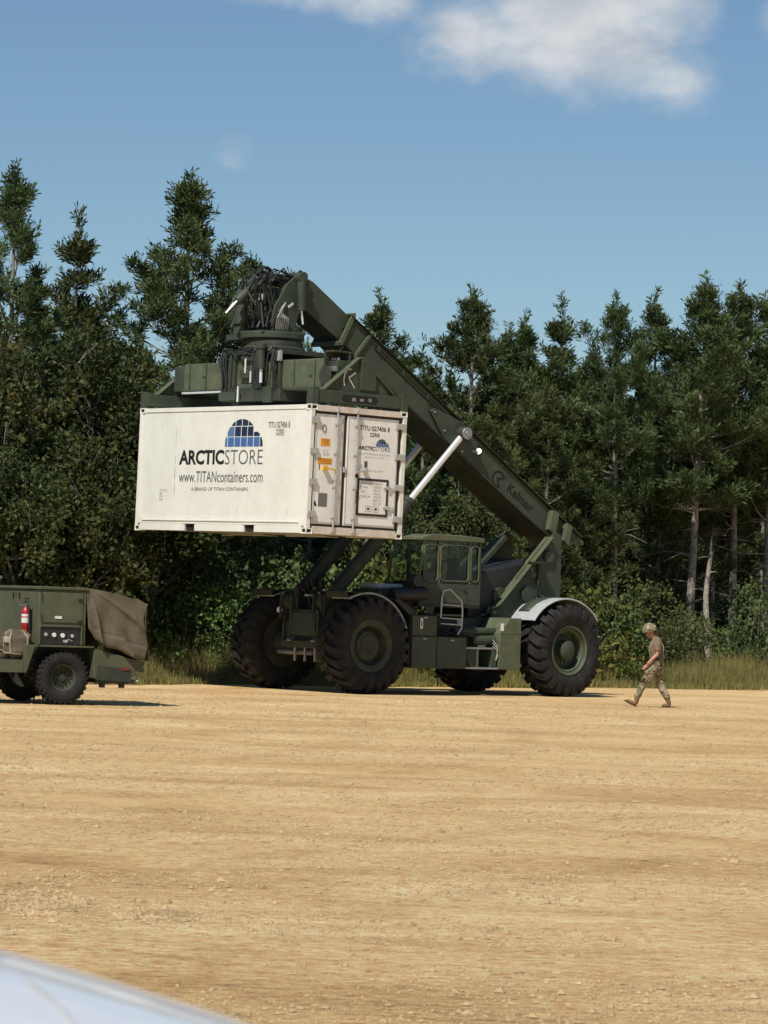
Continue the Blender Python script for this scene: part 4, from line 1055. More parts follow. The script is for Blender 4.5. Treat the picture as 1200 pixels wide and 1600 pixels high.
MB().prism([(-6.62, 3.46), (-6.80, 3.42), (-6.84, 3.34), (-6.72, 3.30), (-6.45, 3.36)], 0.30, 0.34).cyl((-6.75, 0.28, 3.37), (-6.75, 0.36, 3.37), 0.06, seg=14).build('lifting_eye', 'green_trim', boom)
inner = [(1.20, 8.62), (0.92, 8.53), (-0.5, 7.58), (-0.25, 7.08), (1.14, 7.95), (1.36, 8.25)]
ib = MB().prism(inner, -0.38, 0.38).build('inner_boom', 'green', boom, bevel=0.012)
MB().box(0.0, 0.14, 0.0, 0.05, 0.0, 0.05).build('boom_stop', 'dark_green', ib, loc=(-0.02, 0.385, 7.62))
# pad plate and pin of the lift cylinder on the boom flank
for sg in (1, -1):
    pp = MB().prism([(-2.22, 6.02), (-2.34, 6.08), (-3.13, 5.82), (-3.56, 5.33), (-3.46, 5.12), (-3.14, 5.10), (-2.6, 5.46)], *sorted((sg * 0.452, sg * 0.53)))
    pp.build('cylinder_pad', 'green', boom, bevel=0.008)
    MB().cyl((-3.09, sg * 0.40, 5.58), (-3.09, sg * 0.74, 5.58), 0.13, seg=20).cyl((-3.09, sg * 0.74, 5.58), (-3.09, sg * 0.76, 5.58), 0.06, seg=12).build('cylinder_pin', 'steel', boom, bevel=0.008)
lamp('boom_lamp', (-3.52, 0.60, 5.22), (0.75, 0.55, 0.35), 0.075, boom)
lamp('boom_lamp', (0.42, 0.62, 7.02), (0.75, 0.55, 0.35), 0.075, boom)
MB().tube([(-3.50, 0.5, 5.25), (-3.52, 0.56, 5.22)], 0.02, 6).tube([(0.18, 0.5, 7.2), (0.40, 0.58, 7.05)], 0.02, 6).build('lamp_bracket', 'black', boom)
# maker's name on the boom flank
bd = Vector((-4.97 - 0.2, 0, 3.95 - 7.34)).normalized(); bu = Vector((-bd.z, 0, bd.x)); bu = bu if bu.z > 0 else -bu
lettering('Kalmar', 0.30, 1.16, 0.0, 0.22, 'boom_mark', boom, ((-4.20, 0.45, 4.58), tuple(bd), tuple(bu)), 0.003, bold=0.03, name='maker_name')
rg_ = MB()
for k in range(14):
    a0, a1 = R(35 + 20 * k), R(35 + 20 * (k + 1))
    c_ = Vector((-4.22, 0.453, 4.66))
    q = [c_ + bd * (r_ * math.cos(a)) + bu * (r_ * math.sin(a)) for r_, a in ((0.14, a0), (0.19, a0), (0.19, a1), (0.14, a1))]
    rg_.add(q, [(0, 1, 2, 3)])
rg_.add([c_ + bd * x + bu * z for x, z in ((-0.06, 0.0), (0.10, 0.12), (0.13, 0.08), (0.02, -0.005), (0.12, -0.10), (0.08, -0.12))], [(0, 1, 2, 3, 4, 5)])
rg_.build('maker_logo', 'boom_mark', boom, smooth=False)

# ---- lift cylinders
for sg in (1, -1):
    b0 = Vector((0.42, sg * 0.56, 1.86)); b1 = Vector((-3.09, sg * 0.60, 5.58)); mid = b0.lerp(b1, 0.575)
    cy = MB().cyl(b0, mid, 0.145, seg=24).cyl(mid, mid + (b1 - b0).normalized() * 0.12, 0.16, seg=24).cyl(b0 - Vector((0, 0.18, 0)), b0 + Vector((0, 0.18, 0)), 0.17, seg=20)
    cy = cy.build('lift_cylinder', 'dark_green', CH, bevel=0.01)
    MB().cyl(mid, b1, 0.068, seg=20).build('piston_rod', 'chrome', cy)
    MB().cyl(b1 - Vector((0, 0.09, 0)), b1 + Vector((0, 0.09, 0)), 0.15, seg=20).build('rod_eye', 'dark_green', cy, bevel=0.01)
    d_ = (b1 - b0).normalized(); q = b0 + d_ * 0.35
    MB().tube([q + Vector((0.12, 0.03, 0.14)), q + d_ * 1.0 + Vector((0.12, 0.03, 0.13)), q + d_ * 1.9 + Vector((0.10, 0.03, 0.12))], 0.02, 6).build('oil_pipe', 'black', cy)
    MB().box(0.20, 0.66, *sorted((sg * 0.36, sg * 0.40)), 1.50, 2.02).box(0.20, 0.66, *sorted((sg * 0.74, sg * 0.78)), 1.50, 2.02).build('cylinder_bracket', 'dark_green', CH, bevel=0.02)
rr = random.Random(4); hz_ = MB()
for i in range(16):
    y = rr.uniform(-0.7, 0.75); x = rr.uniform(0.15, 0.8)
    hz_.tube([(x, y, 1.65), (x + rr.uniform(-.1, .2), y + rr.uniform(-.2, .2), 1.95 + rr.uniform(0, .25)), (x - rr.uniform(0.1, .4), y + rr.uniform(-.2, .2), 2.15 + rr.uniform(0, .35)), (x - rr.uniform(0.3, .7), y + rr.uniform(-.1, .1), 1.75)], 0.022, 6)
tag(hz_.build('hydraulic_hoses', 'hose', CH), kind='stuff')
MB().box(0.45, 0.62, 0.05, 0.16, 1.98, 2.02).box(0.30, 0.34, 0.3, 0.42, 2.1, 2.14).build('hose_clamp', 'galv', CH)

# ---- boom head: two hook plates, damping cylinders, slewing ring
hook = [(1.12, 8.66), (1.30, 8.74), (1.44, 8.58), (1.66, 8.40), (1.74, 8.22), (1.92, 7.95), (1.99, 7.60), (1.92, 7.40), (1.42, 7.40), (1.30, 7.82), (1.10, 8.02)]
head = MB().prism(hook, 0.39, 0.44).prism(hook, -0.44, -0.39).box(1.15, 1.65, -0.385, 0.385, 8.05, 8.35)
head = head.build('boom_head', 'green', CH, bevel=0.008)
MB().cyl((1.24, -0.50, 8.60), (1.24, 0.50, 8.60), 0.10, seg=18).build('head_pin', 'dark_green', head, bevel=0.006)
MB().box(1.44, 1.60, 0.442, 0.446, 7.96, 8.01, Matrix.Translation((1.52, 0, 7.98)) @ Matrix.Rotation(R(35), 4, 'Y') @ Matrix.Translation((-1.52, 0, -7.98))).build('warning_sticker', 'white_mark', head)
for p0, p1, p2, r_ in (((1.36, 0.56, 8.56), (1.33, 0.56, 7.88), (1.28, 0.56, 7.60), 0.085), ((2.05, -0.05, 8.42), (2.42, -0.20, 8.04), (2.64, -0.29, 7.77), 0.095), ((1.9, -0.36, 8.46), (2.2, -0.62, 8.06), (2.3, -0.70, 7.86), 0.085)):
    dc = MB().cyl(p0, p1, r_, seg=18).cyl(Vector(p0) + Vector((0, -.07, 0)), Vector(p0) + Vector((0, .07, 0)), r_ * 1.25, seg=16).build('damping_cylinder', 'green', head, bevel=0.006)
    MB().cyl(p1, p2, r_ * 0.26, seg=12).build('damper_rod', 'chrome', dc)
rng_ = MB().lathe([(0.0, 7.42), (0.60, 7.42), (0.66, 7.40), (0.66, 7.28), (0.62, 7.27), (0.0, 7.27)], (1.64, 0.0, 0), 'z', 40)
rng_.box(1.66, 2.15, -0.95, -0.05, 7.26, 7.38).box(1.1, 2.2, -0.42, 0.42, 7.382, 7.43)
rng_.build('slewing_plate', 'green', head, bevel=0.008)
for x, y, zt, r_ in ((2.02, -0.72, 7.92, 0.115), (2.12, -0.46, 7.98, 0.125)):
    MB().cyl((x, y, 7.38), (x, y, 7.58), r_ * 0.8, seg=18).cyl((x, y, 7.58), (x, y, zt - 0.08), r_ * 1.15, seg=18).cyl((x, y, zt - 0.08), (x, y, zt), r_ * 0.9, seg=18).build('slewing_motor', 'green', head, bevel=0.01)
rr = random.Random(21); hh = MB()
for i in range(20):
    y = rr.uniform(-0.3, 0.35); x0_ = 1.75 + rr.uniform(-0.1, 0.35)
    hh.tube([(1.35 + rr.uniform(-.1, .2), y, 8.5 + rr.uniform(-.1, .12)), (x0_, y + rr.uniform(-.15, .15), 8.62 + rr.uniform(-.18, .13)), (x0_ + 0.28, y + rr.uniform(-.15, .15), 8.35 + rr.uniform(-.1, .15)), (x0_ + 0.12 + rr.uniform(-.1, .1), y + rr.uniform(-.2, .2), 7.95 + rr.uniform(-.2, .2)), (1.8 + rr.uniform(0, .3), y + rr.uniform(-.2, .2), 7.5)], 0.02, 6)
for i in range(3):
    pts = [(1.86 + 0.05 * i + 0.16 * math.cos(t), -0.05 + 0.1 * i, 8.62 + 0.14 * math.sin(t)) for t in [2 * PI * k / 14 for k in range(15)]]
    hh.tube(pts, 0.018, 6)
tag(hh.build('head_hoses', 'hose', head), kind='stuff')
hb = MB()
for i in range(7): hb.tube([(1.6 + .05 * i, 0.46, 7.45), (1.62 + 0.06 * i, 0.50 + .02 * i, 7.7), (1.85 - 0.03 * i, 0.47, 7.85 + .03 * i)], 0.012, 5)
tag(hb.build('thin_hoses', 'galv', head), kind='stuff')
MB().box(1.98, 2.06, 0.02, 0.09, 8.06, 8.20).build('white_tag', 'white_mark', head)

# ---- spreader: hangs level with the container (a touch out of true), twist-locked to its top corners
CT = Vector((-2.4316, 73.669, 4.5168))                 # middle of the container
TILT = Matrix.Rotation(0.01363, 4, 'Y')
BOXM = Matrix.Translation(CT) @ TILT @ Matrix.Rotation(PI + BETA, 4, 'Z')
SPM = CHM.inverted() @ BOXM @ Matrix.Translation((0, 0, 1.297))
spm = MB().box(-0.55, 0.55, -2.42, 2.55, 0.36, 0.97)
SP = spm.build('spreader', 'green_trim', CH, bevel=0.015)
SP.matrix_local = SPM
MB().box(-0.50, 0.50, -2.86, -2.425, 0.40, 0.93).box(-0.50, 0.50, 2.555, 2.86, 0.40, 0.93).build('telescopic_beam', 'green', SP, bevel=0.01)
MB().box(0.552, 0.60, -2.40, -1.0, 0.36, 0.40).box(0.552, 0.60, 1.2, 2.5, 0.36, 0.40).build('beam_rail', 'green', SP)
for sg in (1, -1):
    eb = MB().box(-1.19, 1.19, *sorted((sg * 2.80, sg * 3.0)), 0.05, 0.30).build('end_beam', 'green', SP, bevel=0.012)
    yo = sg * 3.0
    sl = MB(); pts = []
    for cx, a in ((-0.38, 90), (0.38, 270)):
        pts += [(cx + 0.075 * math.cos(R(a + k * 30)), 0.165 + 0.075 * math.sin(R(a + k * 30))) for k in range(7)]
    sl.prism(pts, yo - 0.004, yo + 0.004)
    sl.build('beam_slot', 'hole_shade', eb)  # flat dark plate painted as the shade inside the slot
    MB().box(-0.30, -0.22, yo - 0.006, yo + 0.006, 0.13, 0.20).box(0.1, 0.2, yo - 0.006, yo + 0.006, 0.12, 0.19).box(-0.1, 0.0, yo - 0.006, yo + 0.006, 0.13, 0.18).build('slot_fitting', 'steel', eb)
    y0, y1 = sorted((sg * 2.90, sg * 2.94))
    gs = MB().prism([(0.86, 0.302), (0.0, 0.99), (-0.86, 0.302)], y0, y1).build('end_gusset', 'green', SP, bevel=0.006)
    gf = MB()
    for q in (1, -1): gf.bar((q * 0.90, sg * 2.92, 0.305), (q * 0.02, sg * 2.92, 1.01), 0.16, 0.022, up=(0, 0, 1))
    gf.build('gusset_flange', 'green_trim', gs, bevel=0.004)
    MB().box(-0.40, -0.02, *sorted((sg * 2.945, sg * 3.0)), 0.36, 0.96).build('gusset_box', 'green', gs, bevel=0.008)
    for q in (1, -1):
        MB().box(q * 1.22 - 0.16 if q > 0 else -1.22, 1.22 if q > 0 else -1.22 + 0.16, *sorted((sg * 2.85, sg * 3.03)), 0.004, 0.34).build('twist_lock_box', 'green', SP, bevel=0.008)
        MB().cyl((q * 1.13, sg * 2.94, -0.03), (q * 1.13, sg * 2.94, 0.05), 0.035, seg=10).build('twist_lock_pin', 'steel', SP)
# white maker's mark on the near gusset
kk = MB(); yk = 2.946
def kstroke(pts, w):
    for (x0, z0), (x1, z1) in zip(pts, pts[1:]):
        d = Vector((x1 - x0, 0, z1 - z0)).normalized(); nrm = Vector((-d.z, 0, d.x)) * w
        a = Vector((x0, yk, z0)); b = Vector((x1, yk, z1)); kk.add([a - nrm, b - nrm, b + nrm, a + nrm], [(0, 1, 2, 3)])
kstroke([(0.20, 0.76), (0.30, 0.755), (0.365, 0.66), (0.385, 0.54), (0.365, 0.42)], 0.013)
kstroke([(0.09, 0.70), (0.26, 0.585)], 0.018); kstroke([(0.26, 0.585), (0.10, 0.385)], 0.010)
kk.build('maker_logo', 'white_mark', SP, smooth=False)
# valve bank at the near end of the beam
vbk = MB().box(0.20, 0.62, 2.56, 2.60, 0.50, 1.10)
vbk.box(0.18, 0.22, 2.56, 2.88, 0.45, 1.10).box(0.2, 0.62, 2.56, 2.88, 1.08, 1.12).cyl((0.6, 2.62, 0.62), (0.62, 2.62, 0.62), 0.2, seg=20)
vbk.build('valve_cabinet', 'dark_green', SP, bevel=0.006)
vv = MB()
for i in range(3): vv.cyl((0.45, 2.64 + .09 * i, 0.62), (0.45, 2.64 + .09 * i, 0.98), 0.035, seg=10)
vv.box(0.30, 0.56, 2.62, 2.86, 0.70, 0.80); vv.build('valve_block', 'steel', SP, bevel=0.006)
# middle: slewing tower with posts, panels and a hanging cylinder
tw = MB().box(-0.62, 0.62, -0.92, 1.12, 0.14, 0.42)
tw.box(-0.50, 0.50, -0.80, 1.0, 0.42, 1.0).box(-0.58, 0.58, -0.88, 1.08, 1.10, 1.20)
tw.build('spreader_tower', 'dark_green', SP, bevel=0.01)
for y in (-0.90, -0.66, -0.52, 0.30, 0.42, 0.92, 1.06):
    MB().box(0.56, 0.63, y - 0.035, y + 0.035, 0.42, 1.20).build('tower_post', 'green' if y > -0.8 else 'dark_green', SP, bevel=0.006)
MB().box(0.58, 0.64, -0.30, 0.22, 0.62, 0.80).box(0.58, 0.62, -0.30, 0.22, 0.98, 1.08).build('tower_panel', 'green', SP, bevel=0.005)
MB().box(0.625, 0.70, -0.92, -0.35, 0.16, 0.33).build('tower_bracket', 'green', SP, bevel=0.006)
MB().box(0.625, 0.69, 0.62, 0.90, 0.10, 0.42).build('tower_bracket', 'green', SP, bevel=0.006)
hc = MB().cyl((0.74, 0.60, 0.78), (0.74, 0.58, 1.24), 0.085, seg=18).cyl((0.74, 0.58, 1.20), (0.74, 0.58, 1.30), 0.11, seg=18).build('hanging_cylinder', 'green', SP, bevel=0.006)
MB().cyl((0.74, 0.60, 0.78), (0.74, 0.61, 0.50), 0.035, seg=12).build('piston_rod', 'chrome', hc)
for q in ((0.645, 0.66, -0.10, -0.06, 0.72, 1.02), (0.645, 0.66, 0.10, 0.14, 0.52, 0.76), (0.72, 0.735, -0.22, -0.18, 0.12, 0.44)): MB().box(*q).build('white_rod', 'white_mark', SP)
MB().cyl((0.62, -2.36, 0.345), (0.62, -0.95, 0.352), 0.02, seg=10).build('side_shift_rod', 'chrome', SP)
MB().lathe([(0.0, 1.22), (0.64, 1.22), (0.66, 1.26), (0.60, 1.30), (0.60, 1.40), (0.57, 1.455), (0.0, 1.455)], (0, 0, 0), 'z', 40).build('slewing_ring', 'dark_green', SP, bevel=0.004)
th_ = MB(); rr = random.Random(6)
for i in range(26):
    y = rr.choice([-0.85, -0.78, -0.6, 0.3, 0.4, 0.8, 0.98]) + rr.uniform(-.08, .08)
    th_.tube([(0.66, y, 1.25), (0.70 + rr.uniform(0, .06), y + rr.uniform(-.06, .06), 0.95), (0.68, y + rr.uniform(-.08, .08), 0.62), (0.64, y + rr.uniform(-.05, .05), 0.40)], 0.016, 5)
for i in range(8): th_.tube([(0.66, -0.9 + 0.25 * i, 1.2 + rr.uniform(-.04, .08)), (0.72, -0.7 + 0.25 * i, 1.14 + rr.uniform(-.04, .08)), (0.66, -0.5 + 0.22 * i, 1.22)], 0.018, 5)
tag(th_.build('spreader_hoses', 'hose', SP), kind='stuff')
MB().box(0.60, 0.66, 0.94, 1.12, 0.95, 1.16).build('data_plate', 'galv', SP)

# ================================================================== shipping container
CB = empty('shipping_container'); CB.matrix_world = BOXM @ Matrix.Translation((0, 0, -1.295))
tag(CB, 'white refrigerated shipping container with igloo logo, held in the air by the handler', 'container')
L2, W2, HC = 3.03, 1.22, 2.59
# corner castings with their oval holes
cm = bpy.data.meshes.new('corner_casting'); b = bmesh.new()
bmesh.ops.create_cube(b, size=1.0, matrix=Matrix.Diagonal((0.162, 0.178, 0.118, 1)))
fs = list(b.faces)
for f_ in fs:
    s_ = bmesh.ops.inset_individual(b, faces=[f_], thickness=0.028, depth=0.0)
    bmesh.ops.inset_individual(b, faces=[f_], thickness=0.012, depth=-0.02)
    f_.material_index = 1
b.to_mesh(cm); b.free(); cm.materials.append(M['white_box']); cm.materials.append(M['hole_shade'])
for sx in (1, -1):
    for sy in (1, -1):
        for z in (0.059, HC - 0.059):
            link('corner_casting', cm, CB, (sx * (W2 - 0.081), sy * (L2 - 0.089), z))
for sx in (1, -1):
    for sy in (1, -1):
        MB().box(*sorted((sx * (W2 - 0.004), sx * (W2 - 0.10))), *sorted((sy * (L2 - 0.004), sy * (L2 - 0.10))), 0.119, HC - 0.119).build('corner_post', 'white_box', CB, bevel=0.004)
for sx in (1, -1):
    x0, x1 = sorted((sx * (W2 - 0.006), sx * (W2 - 0.09)))
    MB().box(x0, x1, -L2 + 0.18, L2 - 0.18, HC - 0.10, HC - 0.012).build('top_rail', 'white_box', CB, bevel=0.004)
    MB().box(*sorted((sx * (W2 - 0.022), sx * (W2 - 0.07))), -L2 + 0.102, L2 - 0.102, 0.30, HC - 0.102).build('side_panel', 'white_box', CB)
    lw = MB()
    for a, c_ in ((-L2 + 0.18, -1.20), (-0.84, 0.90), (1.26, L2 - 0.18)): lw.box(x0, x1, a, c_, 0.012, 0.155)
    lw.box(x0, x1, -L2 + 0.102, L2 - 0.102, 0.157, 0.298)
    lw.build('bottom_rail', 'white_box', CB, bevel=0.004)
    for a in (-1.02, 1.08):
        MB().box(*sorted((sx * (W2 - 0.05), sx * (W2 - 0.35))), a - 0.175, a + 0.175, 0.02, 0.15).build('fork_pocket', 'hole_shade', CB)
        MB().box(*sorted((sx * (W2 - 0.005), sx * (W2 + 0.004))), a - 0.24, a + 0.24, 0.158, 0.185).build('pocket_plate', 'white_box', CB)
    MB().box(*sorted((sx * (W2 - 0.006), sx * (W2 + 0.012))), -2.76, 2.76, 0.215, 0.245).build('rub_rail', 'white_box', CB, bevel=0.004)
    for a in (-1.72, -0.4, 0.95, 2.25):
        MB().box(*sorted((sx * (W2 - 0.0215), sx * (W2 - 0.019))), a - 0.02, a + 0.02, 0.31, HC - 0.11).build('panel_seam', 'white_box', CB)
rr = random.Random(12)
for z0, z1, y_, w_ in ((0.72, 1.02, -1.645, 0.010), (1.05, 1.32, -1.652, 0.016), (1.36, 1.58, -1.658, 0.009), (1.66, 2.2, -1.668, 0.007), (0.40, 0.52, 0.62, 0.006), (0.36, 0.47, 2.35, 0.008), (2.1, 2.3, -2.2, 0.004)):
    n_ = 6; v = []
    for k in range(n_ + 1):
        z = z0 + (z1 - z0) * k / n_; c_ = y_ + rr.uniform(-0.004, 0.004); h_ = w_ * rr.uniform(0.3, 1.0) * math.sin(PI * (k + 0.4) / (n_ + 0.8))
        v += [(W2 - 0.0175, c_ - h_, z), (W2 - 0.0175, c_ + h_, z)]
    MB().add(v, [(2 * k, 2 * k + 1, 2 * k + 3, 2 * k + 2) for k in range(n_)]).build('scuff_mark', 'ink_faint', CB, smooth=False, fix=False)
MB().box(-W2 + 0.05, W2 - 0.05, -L2 + 0.05, L2 - 0.05, HC - 0.06, HC - 0.02).build('roof_panel', 'white_box', CB)
MB().box(-W2 + 0.05, W2 - 0.05, -L2 + 0.05, L2 - 0.05, 0.16, 0.20).build('floor', 'gasket', CB)
MB().box(-W2 + 0.102, W2 - 0.102, -L2 + 0.02, -L2 + 0.06, 0.12, HC - 0.12).build('front_wall', 'white_box', CB)
for k in range(9): MB().box(-W2 + 0.1, W2 - 0.1, -2.7 + 0.67 * k, -2.62 + 0.67 * k, 0.03, 0.158).build('cross_member', 'galv', CB)
# door end (+y)
DY = L2 - 0.03
MB().box(-W2 + 0.165, W2 - 0.165, L2 - 0.10, L2 - 0.006, HC - 0.13, HC - 0.012).build('door_header', 'rail_dirty', CB, bevel=0.004)
MB().box(-W2 + 0.165, W2 - 0.165, L2 - 0.10, L2 - 0.006, 0.012, 0.16).build('door_sill', 'rail_dirty', CB, bevel=0.004)
MB().box(-W2 + 0.10, W2 - 0.10, DY - 0.08, DY - 0.03, 0.162, HC - 0.132).build('door_gasket', 'gasket', CB)
def dx(f): return W2 - 2 * W2 * f
EF = ((0, DY, 0), (-1, 0, 0), (0, 0, 1))                 # door face: right = -x
FF = ((W2 - 0.02, 0, 0), (0, 1, 0), (0, 0, 1))           # long side: right = +y
ld_ = MB().box(0.362, 1.072, DY - 0.03, DY, 0.212, HC - 0.182).build('door', 'door_white', CB, bevel=0.006)
rd_ = MB().box(-1.03, 0.275, DY - 0.03, DY, 0.212, HC - 0.182).build('door', 'door_white', CB, bevel=0.006)
for d_, x0, x1 in ((ld_, 0.385, 1.05), (rd_, -1.008, 0.253)):
    fm = MB()
    for a in ((x0, x1, 2.372, 2.386), (x0, x1, 0.235, 0.25), (x0, x0 + 0.012, 0.25, 2.372), (x1 - 0.012, x1, 0.25, 2.372)): fm.box(a[0], a[1], DY + 0.0005, DY + 0.007, a[2], a[3])
    fm.build('door_trim', 'galv', d_)
for d_, x in ((ld_, 0.565), (rd_, 0.06)):
    lr = MB().cyl((x, DY + 0.05, 0.08), (x, DY + 0.05, 2.52), 0.019, seg=10)
    lr.box(x - 0.035, x + 0.035, DY, DY + 0.075, 0.06, 0.12).box(x - 0.035, x + 0.035, DY, DY + 0.075, 2.46, 2.53)
    for z in (0.34, 0.95, 1.62, 2.2): lr.box(x - 0.035, x + 0.035, DY, DY + 0.075, z, z + 0.045)
    lr.build('lock_rod', 'galv', d_, bevel=0.003)
    sg = 1 if d_ is ld_ else -1
    MB().bar((x, DY + 0.075, 1.30), (x + sg * 0.34, DY + 0.085, 1.34), 0.012, 0.035).box(*sorted((x + sg * 0.22, x + sg * 0.30)), DY, DY + 0.085, 1.285, 1.38).build('lock_handle', 'yellow' if sg > 0 else 'galv', d_, bevel=0.003)
MB().box(0.285, 0.35, DY + 0.001, DY + 0.03, 1.27, 1.38).build('seal_block', 'galv', ld_, bevel=0.004)
for d_, x0, x1 in ((ld_, 1.00, 1.205), (rd_, -1.205, -0.95)):
    for z in (2.22, 1.60, 0.98, 0.34):
        h_ = MB().box(x0, x1, DY + 0.003, DY + 0.045, z, z + 0.12)
        h_.build('hinge', 'galv', d_, bevel=0.006)
# small hatch in the right-hand leaf
hf = MB()
for a in ((-0.825, -0.035, 1.14, 1.185), (-0.825, -0.035, 0.43, 0.475), (-0.08, -0.035, 0.475, 1.14), (-0.825, -0.78, 0.475, 1.14)): hf.box(a[0], a[1], DY + 0.0005, DY + 0.014, a[2], a[3])
hatch = hf.build('hatch_gasket', 'gasket', rd_)
MB().box(-0.778, -0.082, DY + 0.0006, DY + 0.010, 0.477, 1.138).build('hatch_panel', 'door_white', rd_, bevel=0.004)
for z in (1.00, 0.60):
    MB().box(-1.0, -0.70, DY + 0.012, DY + 0.03, z, z + 0.028).box(-0.86, -0.78, DY + 0.012, DY + 0.04, z - 0.02, z + 0.05).build('hatch_hinge', 'galv', rd_, bevel=0.003)
# stickers and plates
for x0, x1, z0, z1, m_, nm in ((0.70, 0.93, 1.77, 1.92, 'orange', 'warning_sticker'), (0.63, 0.985, 1.41, 1.53, 'orange', 'warning_sticker'), (0.71, 0.93, 0.56, 0.83, 'grey_panel', 'data_plate')):
    st_ = MB().box(x0, x1, DY + 0.0005, DY + 0.004, z0, z1).build(nm, m_, ld_)
    if m_ == 'orange':
        ln = MB()
        for k in range(3): ln.box(x0 + 0.04, x1 - 0.04 - 0.03 * k, DY + 0.0045, DY + 0.0055, z1 - 0.035 - 0.035 * k, z1 - 0.028 - 0.035 * k)
        ln.build('sticker_print', 'ink_grey', ld_)
pts = [(0.86 + 0.045 * math.cos(t), DY + 0.006, 2.12 + 0.075 * math.sin(t)) for t in [2 * PI * k / 18 for k in range(19)]]
MB().tube(pts, 0.008, 5).build('oval_mark', 'ink_grey', ld_)
MB().box(0.78, 0.84, DY + 0.001, DY + 0.003, 1.30, 1.39).box(0.93, 0.95, DY + 0.001, DY + 0.003, 1.29, 1.40).build('handle_label', 'ink', ld_)
MB().box(0.98, 1.03, DY + 0.001, DY + 0.003, 0.56, 0.66, Matrix.Translation((1.0, 0, 0.61)) @ Matrix.Rotation(R(25), 4, 'Y') @ Matrix.Translation((-1.0, 0, -0.61))).build('sticker_print', 'ink', ld_)
lettering('11\n23', -0.86, -0.72, 1.58, 1.70, 'ink_faint', ld_, EF, 0.003)
# lettering on the door: right = -x, so u runs from -1.22 (left) to 1.22 (right)
lettering('TITU 027406 8', 0.04, 0.80, 2.15, 2.245, 'ink', rd_, EF, 0.003, bold=0.01, name='serial_number')
lettering('22R8', 0.30, 0.54, 2.03, 2.11, 'ink', rd_, EF, 0.003, bold=0.01, name='size_code')
lettering('ARCTIC', 0.02, 0.44, 1.755, 1.835, 'ink', rd_, EF, 0.003, bold=0.03, name='brand_name')
lettering('STORE', 0.45, 0.83, 1.755, 1.835, 'ink_grey', rd_, EF, 0.003, bold=-0.008, name='brand_name')
lettering('www.TITANcontainers.com', 0.02, 0.83, 1.665, 1.70, 'ink_pale_blue', rd_, EF, 0.003, name='web_address')
lettering('A BRAND OF TITAN CONTAINERS', 0.18, 0.68, 1.605, 1.628, 'ink_pale_blue', rd_, EF, 0.003, name='small_print')
lettering('MAX WEIGHT', 0.12, 0.40, 1.075, 1.115, 'ink_grey', rd_, EF, 0.0105, name='weight_panel')
lettering('TARE', 0.17, 0.30, 0.985, 1.025, 'ink_grey', rd_, EF, 0.0105, name='weight_panel')
lettering('NET', 0.12, 0.24, 0.90, 0.94, 'ink_grey', rd_, EF, 0.0105, name='weight_panel')
lettering('CUBE CAP.', 0.12, 0.38, 0.80, 0.84, 'ink_grey', rd_, EF, 0.0105, name='weight_panel')
lettering('30480 KG\n67200 LB\n2960 KG\n6530 LB\n27520 KG\n60670 LB\n28.1 CU.M', 0.45, 0.66, 0.66, 1.11, 'ink_grey', rd_, EF, 0.0105, name='weight_figures')
for x in (0.26, 0.45):
    bx_ = MB()
    for a in ((x, x + 0.15, 0.625, 0.632), (x, x + 0.15, 0.515, 0.522), (x, x + 0.007, 0.522, 0.625), (x + 0.143, x + 0.15, 0.522, 0.625), (x + 0.04, x + 0.11, 0.55, 0.60)): bx_.box(-a[1], -a[0], DY + 0.0103, DY + 0.0112, a[2], a[3])
    bx_.build('safety_pictogram', 'ink_grey', rd_)
lettering('30480', -0.02, 0.03, 0.66, 0.94, 'red_lens', rd_, EF, 0.003, name='side_print')
MB().box(-0.27, -0.19, DY + 0.001, DY + 0.003, 1.40, 1.53).build('check_label', 'ink_grey', rd_)
lettering('00-0-00', 0.28, 0.66, 1.33, 1.36, 'ink_faint', rd_, EF, 0.003, name='small_print')
MB().cyl((0.045, DY + 0.072, 1.22), (0.045, DY + 0.078, 1.22), 0.045, seg=14).build('round_label', 'ink', rd_)
# lettering on the long side
lettering('ARCTIC', -1.52, 0.09, 1.385, 1.69, 'ink', CB, FF, 0.003, bold=0.035, name='brand_name')
lettering('STORE', 0.12, 1.43, 1.385, 1.685, 'ink_grey', CB, FF, 0.003, bold=-0.010, name='brand_name')
lettering('www.TITANcontainers.com', -1.50, 1.465, 1.02, 1.25, 'ink_grey', CB, FF, 0.003, name='web_address')
lettering('A BRAND OF TITAN CONTAINERS', -1.03, 0.98, 0.845, 0.915, 'ink_grey', CB, FF, 0.003, name='small_print')
lettering('TITU 027406 8', 1.58, 2.31, 2.12, 2.245, 'ink_grey', CB, FF, 0.003, bold=0.005, name='serial_number')
lettering('22R8', 1.88, 2.09, 1.99, 2.075, 'ink_grey', CB, FF, 0.003, name='size_code')
bx_ = MB()
for a in ((1.85, 2.12, 2.085, 2.092), (1.85, 2.12, 1.97, 1.977), (1.85, 1.857, 1.977, 2.085), (2.113, 2.12, 1.977, 2.085)): bx_.box(W2 - 0.0195, W2 - 0.0175, a[0], a[1], a[2], a[3])
bx_.build('size_code_box', 'ink_grey', CB)
lettering('TITU\n02\n74\n06', -2.19, -1.92, 0.64, 0.87, 'ink_faint', CB, FF, 0.003, name='faded_print')
